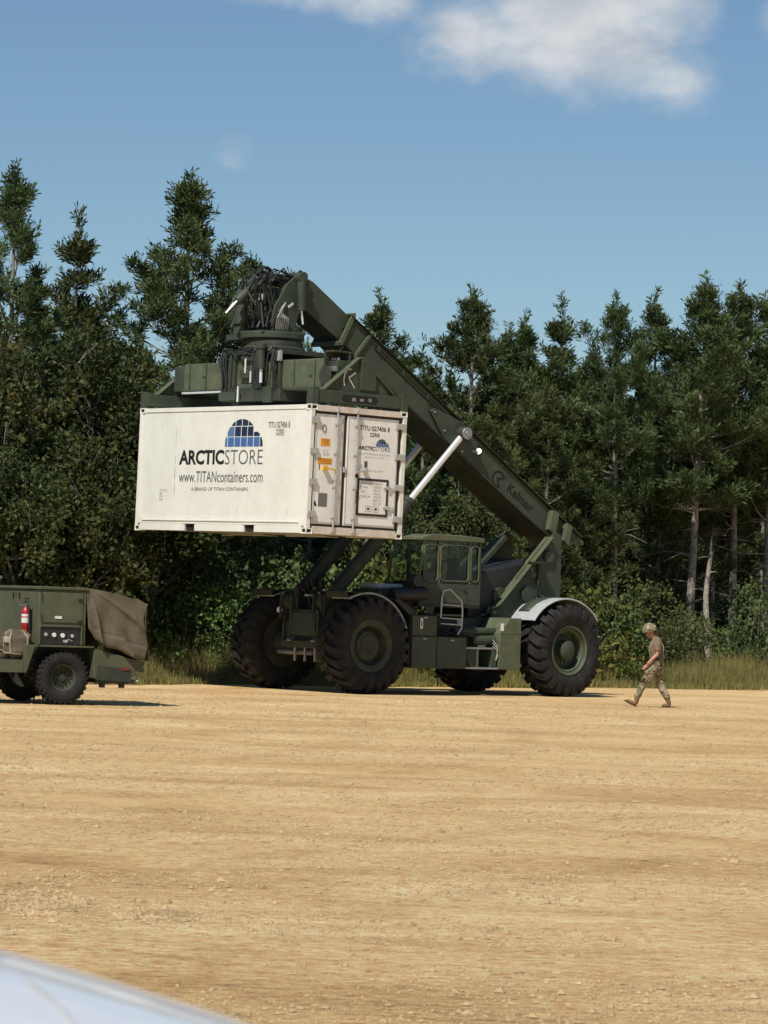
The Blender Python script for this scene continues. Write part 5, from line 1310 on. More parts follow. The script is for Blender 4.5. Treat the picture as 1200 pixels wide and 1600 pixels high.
def igloo(parent, face, y0, z0, w, h, off):
    """dome of blocks: lower row blue, upper rows dark"""
    o_, rt, up = (Vector(q) for q in face); nn = rt.cross(up)
    def arc(x): return 345 - 255 * math.sqrt(max(0.0, 1 - ((x - 642) / 150.0) ** 2))
    def arc2(x): return 345 - 136 * math.sqrt(max(0.0, 1 - ((x - 768) / 62.0) ** 2))
    rows = [(258, 345, [(495, 515, 'logo_mid'), (521, 574, 'logo_blue'), (580, 630, 'logo_blue'), (636, 688, 'logo_blue'), (694, 744, 'logo_blue'), (751, 800, 'logo_blue'), (806, 829, 'logo_navy')], 'both'),
            (161, 249, [(515, 574, 'logo_mid'), (580, 632, 'logo_navy'), (639, 688, 'logo_navy'), (694, 742, 'logo_navy')], 'dome'),
            (203, 249, [(748, 800, 'logo_navy')], 'porch'),
            (85, 152, [(552, 583, 'logo_navy'), (589, 638, 'logo_navy'), (645, 693, 'logo_navy'), (699, 738, 'logo_navy')], 'dome')]
    for zt, zb, bl, kind in rows:
        for xa, xb, mt in bl:
            mb = MB(); n = 6; v = []
            for i in range(n + 1):
                x = xa + (xb - xa) * i / n
                lim = arc(x) if kind == 'dome' else (arc2(x) if kind == 'porch' else min(arc(x), arc2(x)))
                t_ = min(max(zt, lim), zb)
                for q in (zb, t_): v.append(o_ + rt * (y0 + (x - 495) / 334.0 * w) + up * (z0 + (345 - q) / 260.0 * h) + nn * off)
            mb.add(v, [(2 * i, 2 * i + 2, 2 * i + 3, 2 * i + 1) for i in range(n)])
            mb.build('logo_block', mt, parent, smooth=False, fix=False)
igloo(CB, FF, 0.10, 1.750, 1.31, 0.575, 0.0035)
igloo(rd_, EF, 0.46, 1.845, 0.34, 0.155, 0.003)

# ---- small fittings of the handler: pipes along the boom, bolts, box latches, lifting eyes
def on_boom(t, dz): 
    a_ = along(outer[0], outer[6], t); return (a_[0] + 0.56 * dz, 0.475, a_[1] - 0.83 * dz)
for dz in (0.09, 0.15):
    MB().tube([on_boom(0.10 + 0.46 * k / 10, dz) for k in range(11)], 0.017, 6).build('oil_pipe', 'green', boom)
for k in range(5):
    p = on_boom(0.12 + 0.105 * k, 0.12); MB().box(p[0] - 0.03, p[0] + 0.03, 0.452, 0.50, p[2] - 0.06, p[2] + 0.06).build('pipe_clamp', 'dark_green', boom, bevel=0.004)
for x, z in ((-2.32, 6.0), (-2.6, 5.62), (-3.3, 5.62), (-3.42, 5.22), (-3.1, 5.2)):
    MB().cyl((x, 0.53, z), (x, 0.555, z), 0.028, seg=6).build('bolt', 'steel', boom)
for x, z in ((-5.5, 3.3), (-5.2, 2.4), (-5.45, 1.9), (-4.4, 1.8), (-3.3, 1.3), (-2.7, 1.3), (-4.2, 1.4), (-5.0, 1.5)):
    MB().cyl((x, 0.86, z), (x, 0.885, z), 0.03, seg=6).build('bolt', 'green_trim', CH)
for x0, z in ((-1.36, 1.16), (-2.1, 1.14), (-1.36, 1.60)):
    MB().box(x0, x0 + 0.10, 1.702, 1.722, z, z + 0.03).build('box_latch', 'steel', CH, bevel=0.004)
for x in (-1.60, -1.05, -2.38, -1.75): MB().box(x - 0.035, x + 0.035, 1.700, 1.716, 1.205, 1.228).build('box_hinge', 'dark_green', CH)
for y in (-2.2, -1.6, 1.5, 2.2):
    MB().box(0.552, 0.566, y - 0.012, y + 0.012, 0.40, 0.95).build('beam_weld', 'green', SP)
MB().box(0.552, 0.558, 2.0, 2.10, 0.60, 0.64).build('stencil', 'dark_green', SP)
MB().box(0.552, 0.558, -1.75, -1.62, 0.66, 0.70).build('stencil', 'dark_green', SP)

# ================================================================== trailer at the left edge
TB = R(26)
TR = empty('utility_trailer', (-5.26, 59.06, 0), PI + TB)
tag(TR, 'olive green military trailer with square housing, cut off by the left edge', 'trailer')
def small_tyre():
    mb = MB(); Rr, h = 0.43, 0.155
    prof = [(0.21, -h * 0.8), (0.24, -h * 0.98), (0.31, -h * 1.04), (0.375, -h * 0.98), (0.405, -h * 0.82), (0.412, 0)]
    prof = prof + [(r_, -y) for r_, y in prof[-2::-1]]
    mb.lathe(prof, (0, 0, 0), 'y', 44)
    for sgn in (-1, 1):
        for i in range(30):
            a0 = 2 * PI * (i + (0.5 if sgn > 0 else 0)) / 30
            for y0, y1, sh, w, rt in ((0.02, 0.062, 0.0, 0.06, 0.432), (0.072, 0.135, 0.05, 0.075, 0.43), (0.135, 0.158, 0.05, 0.07, 0.405)):
                v = []
                for y in (y0, y1):
                    for q in (sh, sh + w): 
                        for r_ in (rt, 0.38): v.append((r_ * math.cos(a0 - q - (y - y0) * 0.8), sgn * y, r_ * math.sin(a0 - q - (y - y0) * 0.8)))
                mb.add(v, [(0, 2, 6, 4), (0, 1, 3, 2), (4, 6, 7, 5), (0, 4, 5, 1), (2, 3, 7, 6)])
    return mb.mesh('tyre', 'rubber')
TT = small_tyre()
rm = MB().lathe([(0.0, 0.07), (0.06, 0.07), (0.075, 0.05), (0.15, 0.04), (0.175, 0.06), (0.185, 0.12), (0.215, 0.135), (0.22, -0.12), (0.0, -0.1)], (0, 0, 0), 'y', 32)
for i in range(12):
    a = 2 * PI * i / 12; rm.cyl((0.155 * math.cos(a), 0.045, 0.155 * math.sin(a)), (0.155 * math.cos(a), 0.08, 0.155 * math.sin(a)), 0.014, seg=6)
for i in range(8):
    a = 2 * PI * i / 8; rm.cyl((0.10 * math.cos(a), 0.05, 0.10 * math.sin(a)), (0.10 * math.cos(a), 0.085, 0.10 * math.sin(a)), 0.012, seg=6)
TRIM = rm.mesh('rim', 'dark_green')
for y in (0.02, -1.78):
    w = empty('wheel', (0.03, y, 0.452), 0 if y > -1 else PI, TR); w.scale = (1.05, 1.0, 1.05)
    link('tyre', TT, w); link('rim', TRIM, w)
MB().cyl((0.03, -1.7, 0.43), (0.03, -0.1, 0.43), 0.06, seg=14).box(-0.05, 0.12, -1.2, -0.5, 0.36, 0.52).build('axle', 'black', TR)
MB().box(-1.30, 2.6, -1.45, -1.35, 0.55, 0.70).box(-1.30, 2.6, -0.35, -0.25, 0.55, 0.70).box(-1.30, 1.6, -1.3, -0.4, 0.60, 0.68).build('frame_rails', 'dark_green', TR, bevel=0.006)
hs_ = MB().box(-0.34, 0.50, -1.95, 0.15, 0.98, 1.90)
hs_ = hs_.build('housing', 'trailer_green', TR, bevel=0.015)
MB().box(-0.36, 0.53, -1.98, 0.18, 1.902, 1.955).build('lid', 'trailer_green', hs_, bevel=0.012)
MB().box(-0.27, 0.44, 0.151, 0.166, 1.36, 1.86).build('access_panel', 'trailer_green', hs_, bevel=0.006)
cp = MB().box(-0.25, 0.47, 0.151, 0.158, 1.01, 1.29).build('control_panel', 'black', hs_)
fm = MB()
for a in ((-0.27, 0.49, 1.29, 1.315), (-0.27, -0.245, 1.0, 1.29), (0.468, 0.49, 1.0, 1.29)): fm.box(a[0], a[1], 0.151, 0.185, a[2], a[3])
fm.build('panel_frame', 'trailer_green', hs_, bevel=0.003)
for x, z, r_, m_ in ((0.37, 1.16, 0.030, 'galv'), (0.225, 1.155, 0.036, 'gauge'), (0.075, 1.15, 0.038, 'gauge'), (-0.095, 1.145, 0.028, 'galv')):
    MB().cyl((x, 0.158, z), (x, 0.185, z), r_, seg=18).build('gauge', m_, hs_, bevel=0.004)
MB().box(-0.02, 0.06, 0.158, 0.17, 1.04, 1.08).tube([(-0.1, 0.17, 1.06), (-0.02, 0.20, 1.09), (0.03, 0.19, 1.03)], 0.008, 5).build('control_knob', 'galv', hs_)
MB().box(0.10, 0.22, 0.167, 0.175, 1.425, 1.47).build('panel_label', 'white_mark', hs_)
for z in (1.73, 1.37): MB().box(-0.26, -0.18, 0.167, 0.19, z, z + 0.035).build('latch', 'black', hs_, bevel=0.004)
for k in range(3): MB().box(0.501, 0.508, -0.55 + 0.0, -0.33, 1.74 - 0.05 * k, 1.752 - 0.05 * k).build('vent_slot', 'black', hs_)
MB().box(0.501, 0.507, -1.0, -0.9, 1.80, 1.83).build('small_label', 'red_lens', hs_)
for y in (-1.08, -0.78): MB().box(0.501, 0.52, y, y + 0.02, 1.74, 1.84).build('latch', 'black', hs_)
# fender over the wheel and side skirts
fd = MB().box(-0.48, 0.56, -0.30, 0.20, 0.955, 0.985).prism([(0.56, 0.985), (0.56, 0.955), (0.70, 0.52), (0.74, 0.52), (0.74, 0.985)], -0.30, 0.20)
fd.build('wheel_fender', 'trailer_green', TR, bevel=0.006)
MB().box(-0.46, 0.55, -0.32, -0.30, 0.45, 0.95).build('wheel_well', 'black', TR)
MB().prism([(-0.49, 0.95), (-0.49, 0.46), (-0.54, 0.44), (-1.36, 0.60), (-1.40, 0.66), (-1.40, 0.74)], -1.9, 0.18).build('tail_body', 'trailer_green', TR, bevel=0.01)
MB().prism([(-0.54, 0.43), (-0.56, 0.66), (-1.16, 0.62), (-1.16, 0.40)], 0.181, 0.20).build('tail_panel', 'dark_green', TR)
MB().box(-1.26, -0.56, -1.7, 0.16, 0.38, 0.44).build('tail_sill', 'dark_green', TR, bevel=0.006)
MB().box(-1.12, -0.98, 0.201, 0.212, 0.595, 0.635).build('reflector', 'red_lens', TR)
tw_ = MB(); pts = [(-1.27 + 0.058 * math.cos(t), 0.10, 0.465 + 0.058 * math.sin(t)) for t in [2 * PI * k / 20 for k in range(21)]]
tw_.tube(pts, 0.017, 8).box(-1.22, -1.12, 0.07, 0.13, 0.44, 0.49).build('tow_ring', 'steel', TR)
for x in (-0.70, -1.05): MB().cyl((x, 0.05, 0.30), (x, 0.05, 0.40), 0.05, 0.06, 12).box(x - 0.1, x + 0.1, 0.0, 0.1, 0.37, 0.42).build('stabiliser_foot', 'black', TR)
MB().box(-1.42, -1.36, -1.7, 0.1, 0.58, 0.74).build('tail_board', 'black', TR)
MB().box(0.74, 2.3, -1.9, 0.19, 0.52, 0.725).build('deck_sill', 'trailer_green', TR, bevel=0.008)
MB().box(0.52, 2.3, -1.9, 0.10, 0.727, 0.745).build('deck_plate', 'dark_green', TR)
MB().bar((2.2, -0.3, 0.6), (3.6, -0.9, 0.55), 0.09, 0.09).bar((2.2, -1.5, 0.6), (3.6, -0.9, 0.55), 0.09, 0.09).cyl((3.4, -0.9, 0.0), (3.4, -0.9, 0.6), 0.04, seg=12).build('drawbar', 'dark_green', TR)

for z in (1.78, 1.44): MB().cyl((0.455, 0.17, z - 0.05), (0.455, 0.17, z + 0.05), 0.012, seg=8).build('hinge', 'dark_green', hs_)
for x in (-0.30, -0.1, 0.1, 0.3, 0.46): MB().sphere((x, 0.182, 1.93), 0.010, 0.006, 0.010, 8, 5).build('rivet', 'dark_green', hs_)
for y in (-1.7, -1.2, -0.7, -0.2): MB().sphere((0.532, y, 1.93), 0.006, 0.010, 0.010, 8, 5).build('rivet', 'dark_green', hs_)
MB().tube([(0.42, 0.19, 1.02), (0.50, 0.20, 0.99), (0.58, 0.18, 0.86), (0.62, 0.12, 0.74)], 0.010, 6).build('cable', 'hose', TR)
# brown cover draped over the tail of the trailer
def drape(u, v):
    """u along the length (front to tail), v from the near hem over the top to the far hem"""
    x = -0.335 - 1.08 * u
    ztop = 1.945 - 0.06 * u - 0.17 * u * u + (0.03 * math.exp(-((u - 0.84) / 0.06) ** 2))
    zb = 1.13 - 0.37 * u + (0.16 * (1 - u / 0.12) if u < 0.12 else 0)
    an = math.atan2(max(0.0, 1 - v / 0.42) * 0.9, u - 0.06); ds = math.hypot(u - 0.06, max(0.0, 1 - v / 0.42) * 0.9)
    fold = 0.085 * min(1, ds * 1.5) * max(0.0, 1 - math.sqrt(math.sin(6.5 * an + 0.5) ** 2 + 0.006)) ** 2.0 - 0.02 + 0.010 * math.sin(17 * u - 9 * v + 1)
    if v < 0.42:
        t = v / 0.42; z = zb + (ztop - zb) * t; y = 0.23 - 0.08 * t + fold * (1 - t * 0.6) * 1.3
        x += 0.05 * (1 - t) * (u - 0.5) + 0.045 * math.sin(7 * t + 3 * u) * u
        z += 0.02 * math.sin(14 * u) * (1 - t) ** 3
    elif v < 0.62:
        t = (v - 0.42) / 0.20; y = 0.14 - 2.1 * t; z = ztop - 0.10 * math.sin(PI * t) * (0.3 + u) + fold * 0.4
    else:
        t = (v - 0.62) / 0.38; y = -1.96 - 0.1 * t; z = ztop + (zb - ztop) * t
    return (x, y, z)
tarp = MB().grid(drape, 150, 120)
def tail(u, v):
    y = 0.16 - 2.1 * u; t = v
    z = 1.72 - 0.95 * t - 0.08 * math.sin(PI * u) * (1 - t)
    return (-1.415 - 0.05 * t + 0.03 * math.sin(8 * u + 4 * t), y, z)
tarp.grid(tail, 20, 14)
tp_ = tarp.build('tarpaulin', 'canvas', solid=0.012)
tp_.location = TR.location; tp_.rotation_euler = TR.rotation_euler
tag(tp_, 'brown canvas tarpaulin draped in folds over the tail of the trailer', 'tarpaulin')
hem = MB().grid(lambda u, v: tuple(Vector(drape(u, 0.10 * v)) + Vector((0, 0.012, -0.008))), 34, 3)
hm = hem.build('hem', 'canvas', tp_, solid=0.006)
rope = MB().tube([tuple(Vector(drape(u / 20, 0.10)) + Vector((0, 0.012, 0))) for u in range(21)], 0.006, 5).build('hem_cord', 'canvas', tp_)

# brown pack strapped on the deck, rolled canvas cut off by the frame, fire extinguisher on the housing
def at_trailer(o):
    T_ = Matrix.Translation((-5.26, 59.06, 0)) @ Matrix.Rotation(PI + TB, 4, 'Z')
    o.matrix_world = T_ @ Matrix.Translation(o.location)
    return o
def lump(u, v, seed=1):
    a = 2 * PI * u; p = PI * v
    sx, sy, sz = 0.25, 0.24, 0.235
    q = lambda c, e: math.copysign(abs(c) ** e, c)
    n_ = 1 + 0.05 * math.sin(5 * a + 3 * p) + 0.04 * math.sin(9 * p + 2 * a)
    return (sx * q(math.sin(p), 0.6) * q(math.cos(a), 0.6) * n_, sy * q(math.sin(p), 0.6) * q(math.sin(a), 0.6) * n_, 0.235 + sz * q(math.cos(p), 0.65) * n_)
pk = empty('pack', (0.79, -0.12, 0.745)); tag(pk, 'brown canvas pack with pale straps on the deck in front of the trailer housing', 'bag')
MB().grid(lump, 28, 18).build('pack_body', 'canvas', pk)
def strap(fix, rng2, wv=0.022, ofs=1.02):
    mb = MB(); v = []
    for k in range(len(rng2)):
        for d in (-wv, wv):
            u_, w_ = fix(rng2[k], d); p = Vector(lump(u_, w_)); c = Vector((0, 0, 0.235)); v.append(c + (p - c) * ofs)
    mb.add(v, [(2 * i, 2 * i + 1, 2 * i + 3, 2 * i + 2) for i in range(len(rng2) - 1)]); return mb
R20 = [k / 20 for k in range(21)]
for u_ in (0.05, 0.30, 0.16):
    strap(lambda t, d, u_=u_: (u_ + d * 0.5, 0.05 + 0.9 * t), R20).build('strap', 'canvas_light', pk, solid=0.006)
strap(lambda t, d: (t, 0.62 + d + 0.05 * math.sin(6 * t)), R20).build('strap', 'canvas_light', pk, solid=0.006)
MB().box(0.15, 0.26, 0.10, 0.22, 0.26, 0.36).build('buckle', 'galv', pk, bevel=0.01)
at_trailer(pk)

def roll(u, v):
    a = 2 * PI * u; z = 1.10 * v
    r_ = (0.33 - 0.16 * v ** 3) * (1 + 0.10 * math.sin(3 * a + 5 * v) + 0.05 * math.sin(7 * a - 6 * v))
    return (r_ * math.cos(a), 0.85 * r_ * math.sin(a), z)
rl = MB().grid(roll, 26, 16).add([roll(k / 26, 1.0) for k in range(26)], [tuple(range(26))]).add([roll(k / 26, 0.0) for k in range(26)], [tuple(range(26))])
rl = rl.build('canvas_cover', 'canvas', loc=(1.38, -0.40, 0.745)); tag(rl, 'bundled brown canvas cover at the extreme left edge, beside the pack', 'canvas bundle')
MB().tube([roll(k / 26, 0.62) for k in range(27)], 0.012, 5).build('tie_cord', 'canvas_light', rl)
at_trailer(rl)

fx = empty('fire_extinguisher', (0.60, -0.20, 1.17)); tag(fx, 'red fire extinguisher with white label on the front of the trailer housing', 'fire extinguisher')
MB().lathe([(0.0, 0.0), (0.060, 0.0), (0.068, 0.012), (0.068, 0.34), (0.060, 0.39), (0.03, 0.42), (0.024, 0.45), (0.0, 0.45)], (0, 0, 0), 'z', 24).build('cylinder', 'red', fx)
MB().lathe([(0.0695, 0.17), (0.0695, 0.255)], (0, 0, 0), 'z', 24).build('label_band', 'white_mark', fx)
MB().lathe([(0.0695, 0.275), (0.0695, 0.315)], (0, 0, 0), 'z', 24).build('label_band', 'white_mark', fx)
MB().box(0.02, 0.12, -0.012, 0.012, 0.455, 0.47).box(-0.02, 0.02, -0.02, 0.02, 0.44, 0.48).bar((0, 0.0, 0.48), (0.13, 0.02, 0.51), 0.018, 0.008).build('handle', 'steel', fx)
MB().tube([(0.0, 0.02, 0.45), (-0.02, 0.08, 0.44), (-0.03, 0.09, 0.3), (-0.04, 0.085, 0.06), (-0.05, 0.08, -0.04)], 0.013, 8).build('hose', 'hose', fx)
MB().box(-0.098, -0.06, -0.05, 0.05, 0.05, 0.40).build('bracket', 'black', fx)
at_trailer(fx)

# ================================================================== people
def skinned(name, verts, edges, radii, mat, parent, sub=2, root=0):
    me = bpy.data.meshes.new(name); me.from_pydata(verts, edges, []); me.materials.append(M[mat])
    o = bpy.data.objects.new(name, me); COL.objects.link(o)
    if parent: o.parent = parent
    o.modifiers.new('skin', 'SKIN')
    if not me.skin_vertices: me.skin_vertices.new()
    for i, d in enumerate(me.skin_vertices[0].data):
        r_ = radii[i]; d.radius = r_ if isinstance(r_, tuple) else (r_, r_); d.use_root = (i == root)
    o.modifiers['skin'].use_smooth_shade = True
    k = o.modifiers.new('sub', 'SUBSURF'); k.levels = k.render_levels = sub
    return o
def chain(*chains):
    """named joints -> verts, edges, radii"""
    idx = {}; V = []; E = []; Rd = []
    for ch in chains:
        prev = None
        for j in ch:
            nm = j[0]
            if nm not in idx: idx[nm] = len(V); V.append(j[1]); Rd.append(j[2])
            if prev is not None: E.append((prev, idx[nm]))
            prev = idx[nm]
    return V, E, Rd
def hand(parent, wrist, pdir, side, ln=0.17, curl=0.5):
    """palm, four fingers of different lengths, thumb from the side of the palm"""
    w = Vector(wrist); d = Vector(pdir).normalized(); s = Vector(side).normalized(); nrm = d.cross(s).normalized()
    ch = [[('w', tuple(w), (0.027, 0.021)), ('p', tuple(w + d * 0.045), (0.036, 0.017)), ('k', tuple(w + d * 0.085), (0.038, 0.015))]]
    for i, (q, L) in enumerate(((-0.030, 0.070), (-0.010, 0.080), (0.011, 0.075), (0.031, 0.058))):
        a = w + d * 0.088 + s * q; b = a + (d + nrm * curl * 0.35) * L * 0.5; c = b + (d * 0.6 + nrm * curl) * L * 0.45
        ch.append([('k', tuple(w + d * 0.085), 0.02), ('a%d' % i, tuple(a), 0.0095), ('b%d' % i, tuple(b), 0.009), ('c%d' % i, tuple(c), 0.007)])
    t0 = w + d * 0.03 - s * 0.032; t1 = t0 + d * 0.035 - s * 0.022 + nrm * 0.012; t2 = t1 + d * 0.032 - s * 0.003 + nrm * 0.012
    ch.append([('w', tuple(w), 0.02), ('t0', tuple(t0), 0.012), ('t1', tuple(t1), 0.0105), ('t2', tuple(t2), 0.008)])
    V, E, Rd = chain(*ch)
    return skinned('hand', V, E, Rd, 'skin', parent, 1)
def head_features(p, h, fwd, up, left):
    """eyes, brows, mouth and ears on the head centred at h"""
    h = Vector(h); f = Vector(fwd).normalized(); u = Vector(up).normalized(); l = Vector(left).normalized()
    for s in (1, -1):
        c = h + f * 0.083 + l * s * 0.031 + u * 0.005
        MB().sphere(c, 0.012, 0.012, 0.008, 8, 6).build('eye', 'eye', p)
        MB().bar(c + u * 0.022 - l * 0.016, c + u * 0.024 + l * 0.016, 0.008, 0.006).build('brow', 'hair', p)
        MB().sphere(h + l * s * 0.082 - u * 0.01 - f * 0.005, 0.02, 0.010, 0.03, 8, 6).build('ear', 'skin', p)
    c = h + f * 0.083 - u * 0.062
    MB().bar(c - l * 0.022, c + l * 0.022, 0.010, 0.010).build('mouth', 'skin_dark', p)

# walking person: local x forward (to the left of the picture), y towards the camera
WP = empty('person', (5.47, 70.23, 0), PI); tag(WP, 'person in camouflage trousers, tan short-sleeved shirt and helmet, walking left with head down', 'person')
hd = Vector((0.125, 0.0, 1.475)); hf = Vector((0.90, 0, -0.40)).normalized(); hu = Vector((0.40, 0, 0.90)).normalized()
def hp(f_, u_, l_=0.0): return tuple(hd + hf * f_ + hu * u_ + Vector((0, l_, 0)))
body = chain(
    [('pel', (-0.005, 0, 0.86), (0.13, 0.105)), ('wai', (-0.012, 0, 1.0), (0.118, 0.09)), ('che', (0.0, 0, 1.17), (0.135, 0.105)), ('upc', (0.005, 0, 1.29), (0.115, 0.085)), ('nck', (0.03, 0, 1.36), 0.052), ('nk2', (0.075, 0, 1.415), 0.05), ('jaw', hp(0.02, -0.045), (0.062, 0.066)), ('hea', hp(0.0, 0.03), (0.076, 0.088)), ('top', hp(-0.01, 0.085), (0.062, 0.070))],
    [('jaw', hp(0.02, -0.045), 0.06), ('chn', hp(0.065, -0.092), 0.030)],
    [('hea', hp(0.0, 0.03), 0.07), ('nos', hp(0.090, -0.012), 0.015), ('nse', hp(0.106, -0.026), 0.010)],
    [('upc', (0.005, 0, 1.29), 0.1), ('shl', (0.0, 0.155, 1.325), 0.058), ('ual', (-0.005, 0.185, 1.20), 0.048), ('ell', (-0.01, 0.195, 1.05), 0.038), ('fal', (0.08, 0.185, 0.965), 0.036), ('wrl', (0.165, 0.175, 0.875), 0.026), ('hnl', (0.185, 0.172, 0.855), 0.026)],
    [('upc', (0.005, 0, 1.29), 0.1), ('shr', (0.0, -0.155, 1.325), 0.058), ('uar', (0.0, -0.185, 1.20), 0.048), ('elr', (-0.005, -0.195, 1.05), 0.038), ('far', (0.055, -0.18, 0.96), 0.036), ('wrr', (0.12, -0.165, 0.865), 0.026), ('hnr', (0.135, -0.162, 0.845), 0.026)],
    [('pel', (-0.005, 0, 0.86), 0.12), ('hpl', (0.02, 0.085, 0.80), 0.085), ('knl', (0.235, 0.09, 0.49), 0.058), ('anl', (0.375, 0.09, 0.13), 0.042)],
    [('pel', (-0.005, 0, 0.86), 0.12), ('hpr', (-0.03, -0.085, 0.80), 0.085), ('knr', (-0.10, -0.09, 0.44), 0.058), ('anr', (-0.275, -0.09, 0.13), 0.042)])
skinned('body', *body, 'skin', WP)
tro = chain(
    [('pel', (-0.012, 0, 0.885), (0.148, 0.122)), ('wst', (-0.012, 0, 0.96), (0.140, 0.113)), ('ws2', (-0.012, 0, 1.08), (0.128, 0.102))],
    [('pel', (-0.012, 0, 0.885), 0.14), ('hpl', (0.025, 0.085, 0.79), (0.102, 0.108)), ('thl', (0.12, 0.09, 0.65), 0.098), ('knl', (0.238, 0.09, 0.49), 0.080), ('cal', (0.305, 0.09, 0.33), 0.078), ('bol', (0.355, 0.09, 0.20), 0.068), ('bo2', (0.37, 0.09, 0.155), 0.060)],
    [('pel', (-0.012, 0, 0.885), 0.14), ('hpr', (-0.045, -0.085, 0.79), (0.102, 0.110)), ('thr', (-0.075, -0.09, 0.62), 0.098), ('knr', (-0.105, -0.09, 0.44), 0.083), ('car', (-0.19, -0.09, 0.30), 0.078), ('bor', (-0.25, -0.09, 0.20), 0.068), ('bo3', (-0.272, -0.09, 0.155), 0.060)])
trs = skinned('trousers', *tro, 'camo', WP)
MB().box(0.06, 0.20, 0.175, 0.20, 0.60, 0.76, Matrix.Translation((0.13, 0.19, 0.68)) @ Matrix.Rotation(R(35), 4, 'Y') @ Matrix.Translation((-0.13, -0.19, -0.68))).build('cargo_pocket', 'camo', trs, bevel=0.012)
def loft(mb, rings, seg=28):
    """rings: (centre x, z, half depth, half width); a closed sleeve of cloth with slight creases"""
    v = []
    for k, (cx, z, rx, ry) in enumerate(rings):
        for i in range(seg):
            a = 2 * PI * i / seg; c_ = 1 + 0.018 * math.sin(5 * a + 2.1 * k) + 0.014 * math.sin(9 * a - 1.3 * k)
            v.append((cx + rx * c_ * math.cos(a), ry * c_ * math.sin(a), z))
    n = len(rings)
    f = [(k * seg + i, k * seg + (i + 1) % seg, (k + 1) * seg + (i + 1) % seg, (k + 1) * seg + i) for k in range(n - 1) for i in range(seg)]
    f += [tuple(range(seg))[::-1], tuple(range((n - 1) * seg, n * seg))]
    return mb.add(v, f)
sh = loft(MB(), [(-0.012, 0.93, 0.118, 0.152), (-0.012, 0.985, 0.126, 0.160), (-0.010, 1.04, 0.120, 0.156), (0.002, 1.11, 0.128, 0.160), (0.014, 1.19, 0.140, 0.168), (0.008, 1.265, 0.122, 0.172), (0.006, 1.315, 0.095, 0.150), (0.018, 1.352, 0.074, 0.096), (0.036, 1.385, 0.060, 0.064), (0.046, 1.405, 0.056, 0.058)])
for q in (1, -1): sh.tube([(0.004, q * 0.10, 1.315), (0.0, q * 0.155, 1.30), (-0.004, q * 0.185, 1.23), (-0.007, q * 0.196, 1.13)], [0.070, 0.074, 0.070, 0.064], 14)
sh.build('shirt', 'tan_shirt', WP)
loft(MB(), [(-0.012, 0.76, 0.120, 0.150), (-0.012, 0.82, 0.132, 0.166), (-0.012, 0.88, 0.134, 0.168), (-0.012, 0.94, 0.126, 0.162), (-0.012, 0.975, 0.128, 0.163)]).build('trouser_seat', 'camo', trs)
for nm, an, hl, toe, tip in (('boot', (0.352, 0.09, 0.25), (0.375, 0.09, 0.055), (0.50, 0.09, 0.095), (0.58, 0.09, 0.135)), ('boot', (-0.225, -0.09, 0.25), (-0.305, -0.09, 0.052), (-0.20, -0.09, 0.042), (-0.145, -0.09, 0.035))):
    V, E, Rd = chain([('a', an, 0.058), ('b', tuple(Vector(an).lerp(Vector(hl), 0.6)), 0.055), ('h', hl, (0.050, 0.048)), ('t', toe, (0.048, 0.040)), ('p', tip, (0.038, 0.028))])
    bt = skinned(nm, V, E, Rd, 'boot', WP, 2)
    h_ = Vector(hl); t_ = Vector(tip); d_ = (t_ - h_).normalized(); n_ = Vector((-d_.z, 0, d_.x))
    MB().bar(h_ - d_ * 0.05 - n_ * 0.046, t_ + d_ * 0.03 - n_ * 0.026, 0.085, 0.024).build('sole', 'belt', bt, bevel=0.01)
hlm = MB()
def helm(u, v):
    a = 2 * PI * u; p = v * PI * 0.57
    f_ = math.sin(p) * math.cos(a) * 0.136; l_ = math.sin(p) * math.sin(a) * 0.118; z = math.cos(p) * 0.125
    if v > 0.8 and math.cos(a) < 0.4: z -= 0.035 * (v - 0.8) / 0.2
    n_ = 1 + 0.035 * math.sin(6 * a + 7 * p) + 0.025 * math.sin(11 * a - 4 * p)
    return tuple(hd + hf * (f_ * n_ + 0.0) + Vector((0, l_ * n_, 0)) + hu * (z * n_ + 0.062))
hlm = hlm.grid(helm, 26, 12).build('helmet', 'camo_helmet', WP, solid=0.012)
MB().tube([hp(0.03, 0.03, 0.115), hp(0.055, -0.04, 0.09), hp(0.07, -0.10, 0.03), hp(0.07, -0.10, -0.03), hp(0.055, -0.04, -0.09), hp(0.03, 0.03, -0.115)], 0.007, 6).build('chin_strap', 'belt', hlm)
MB().sphere(hp(-0.085, -0.03), 0.05, 0.065, 0.05, 10, 7).build('hair', 'hair', WP)
head_features(WP, hp(0.0, 0.0), hf, hu, (0, 1, 0))
blt = MB(); pts = [(-0.012 + 0.126 * math.cos(t), 0.161 * math.sin(t), 0.965) for t in [2 * PI * k / 24 for k in range(25)]]
blt.tube(pts, 0.02, 6).box(-0.14, -0.07, 0.10, 0.175, 0.89, 1.0)
blt.build('belt', 'belt', WP)
MB().tube([(0.09, 0.07, 1.31), (0.15, 0.07, 1.18), (0.12, 0.06, 1.0)], 0.010, 5).tube([(-0.04, 0.09, 1.37), (-0.135, 0.06, 1.2), (-0.125, 0.05, 1.0)], 0.012, 5).build('lanyard', 'canvas_light', WP)
hand(WP, (0.185, 0.172, 0.855), (0.62, 0, -0.75), (0, 1, 0))
hand(WP, (0.135, -0.162, 0.845), (0.6, 0, -0.8), (0, 1, 0))

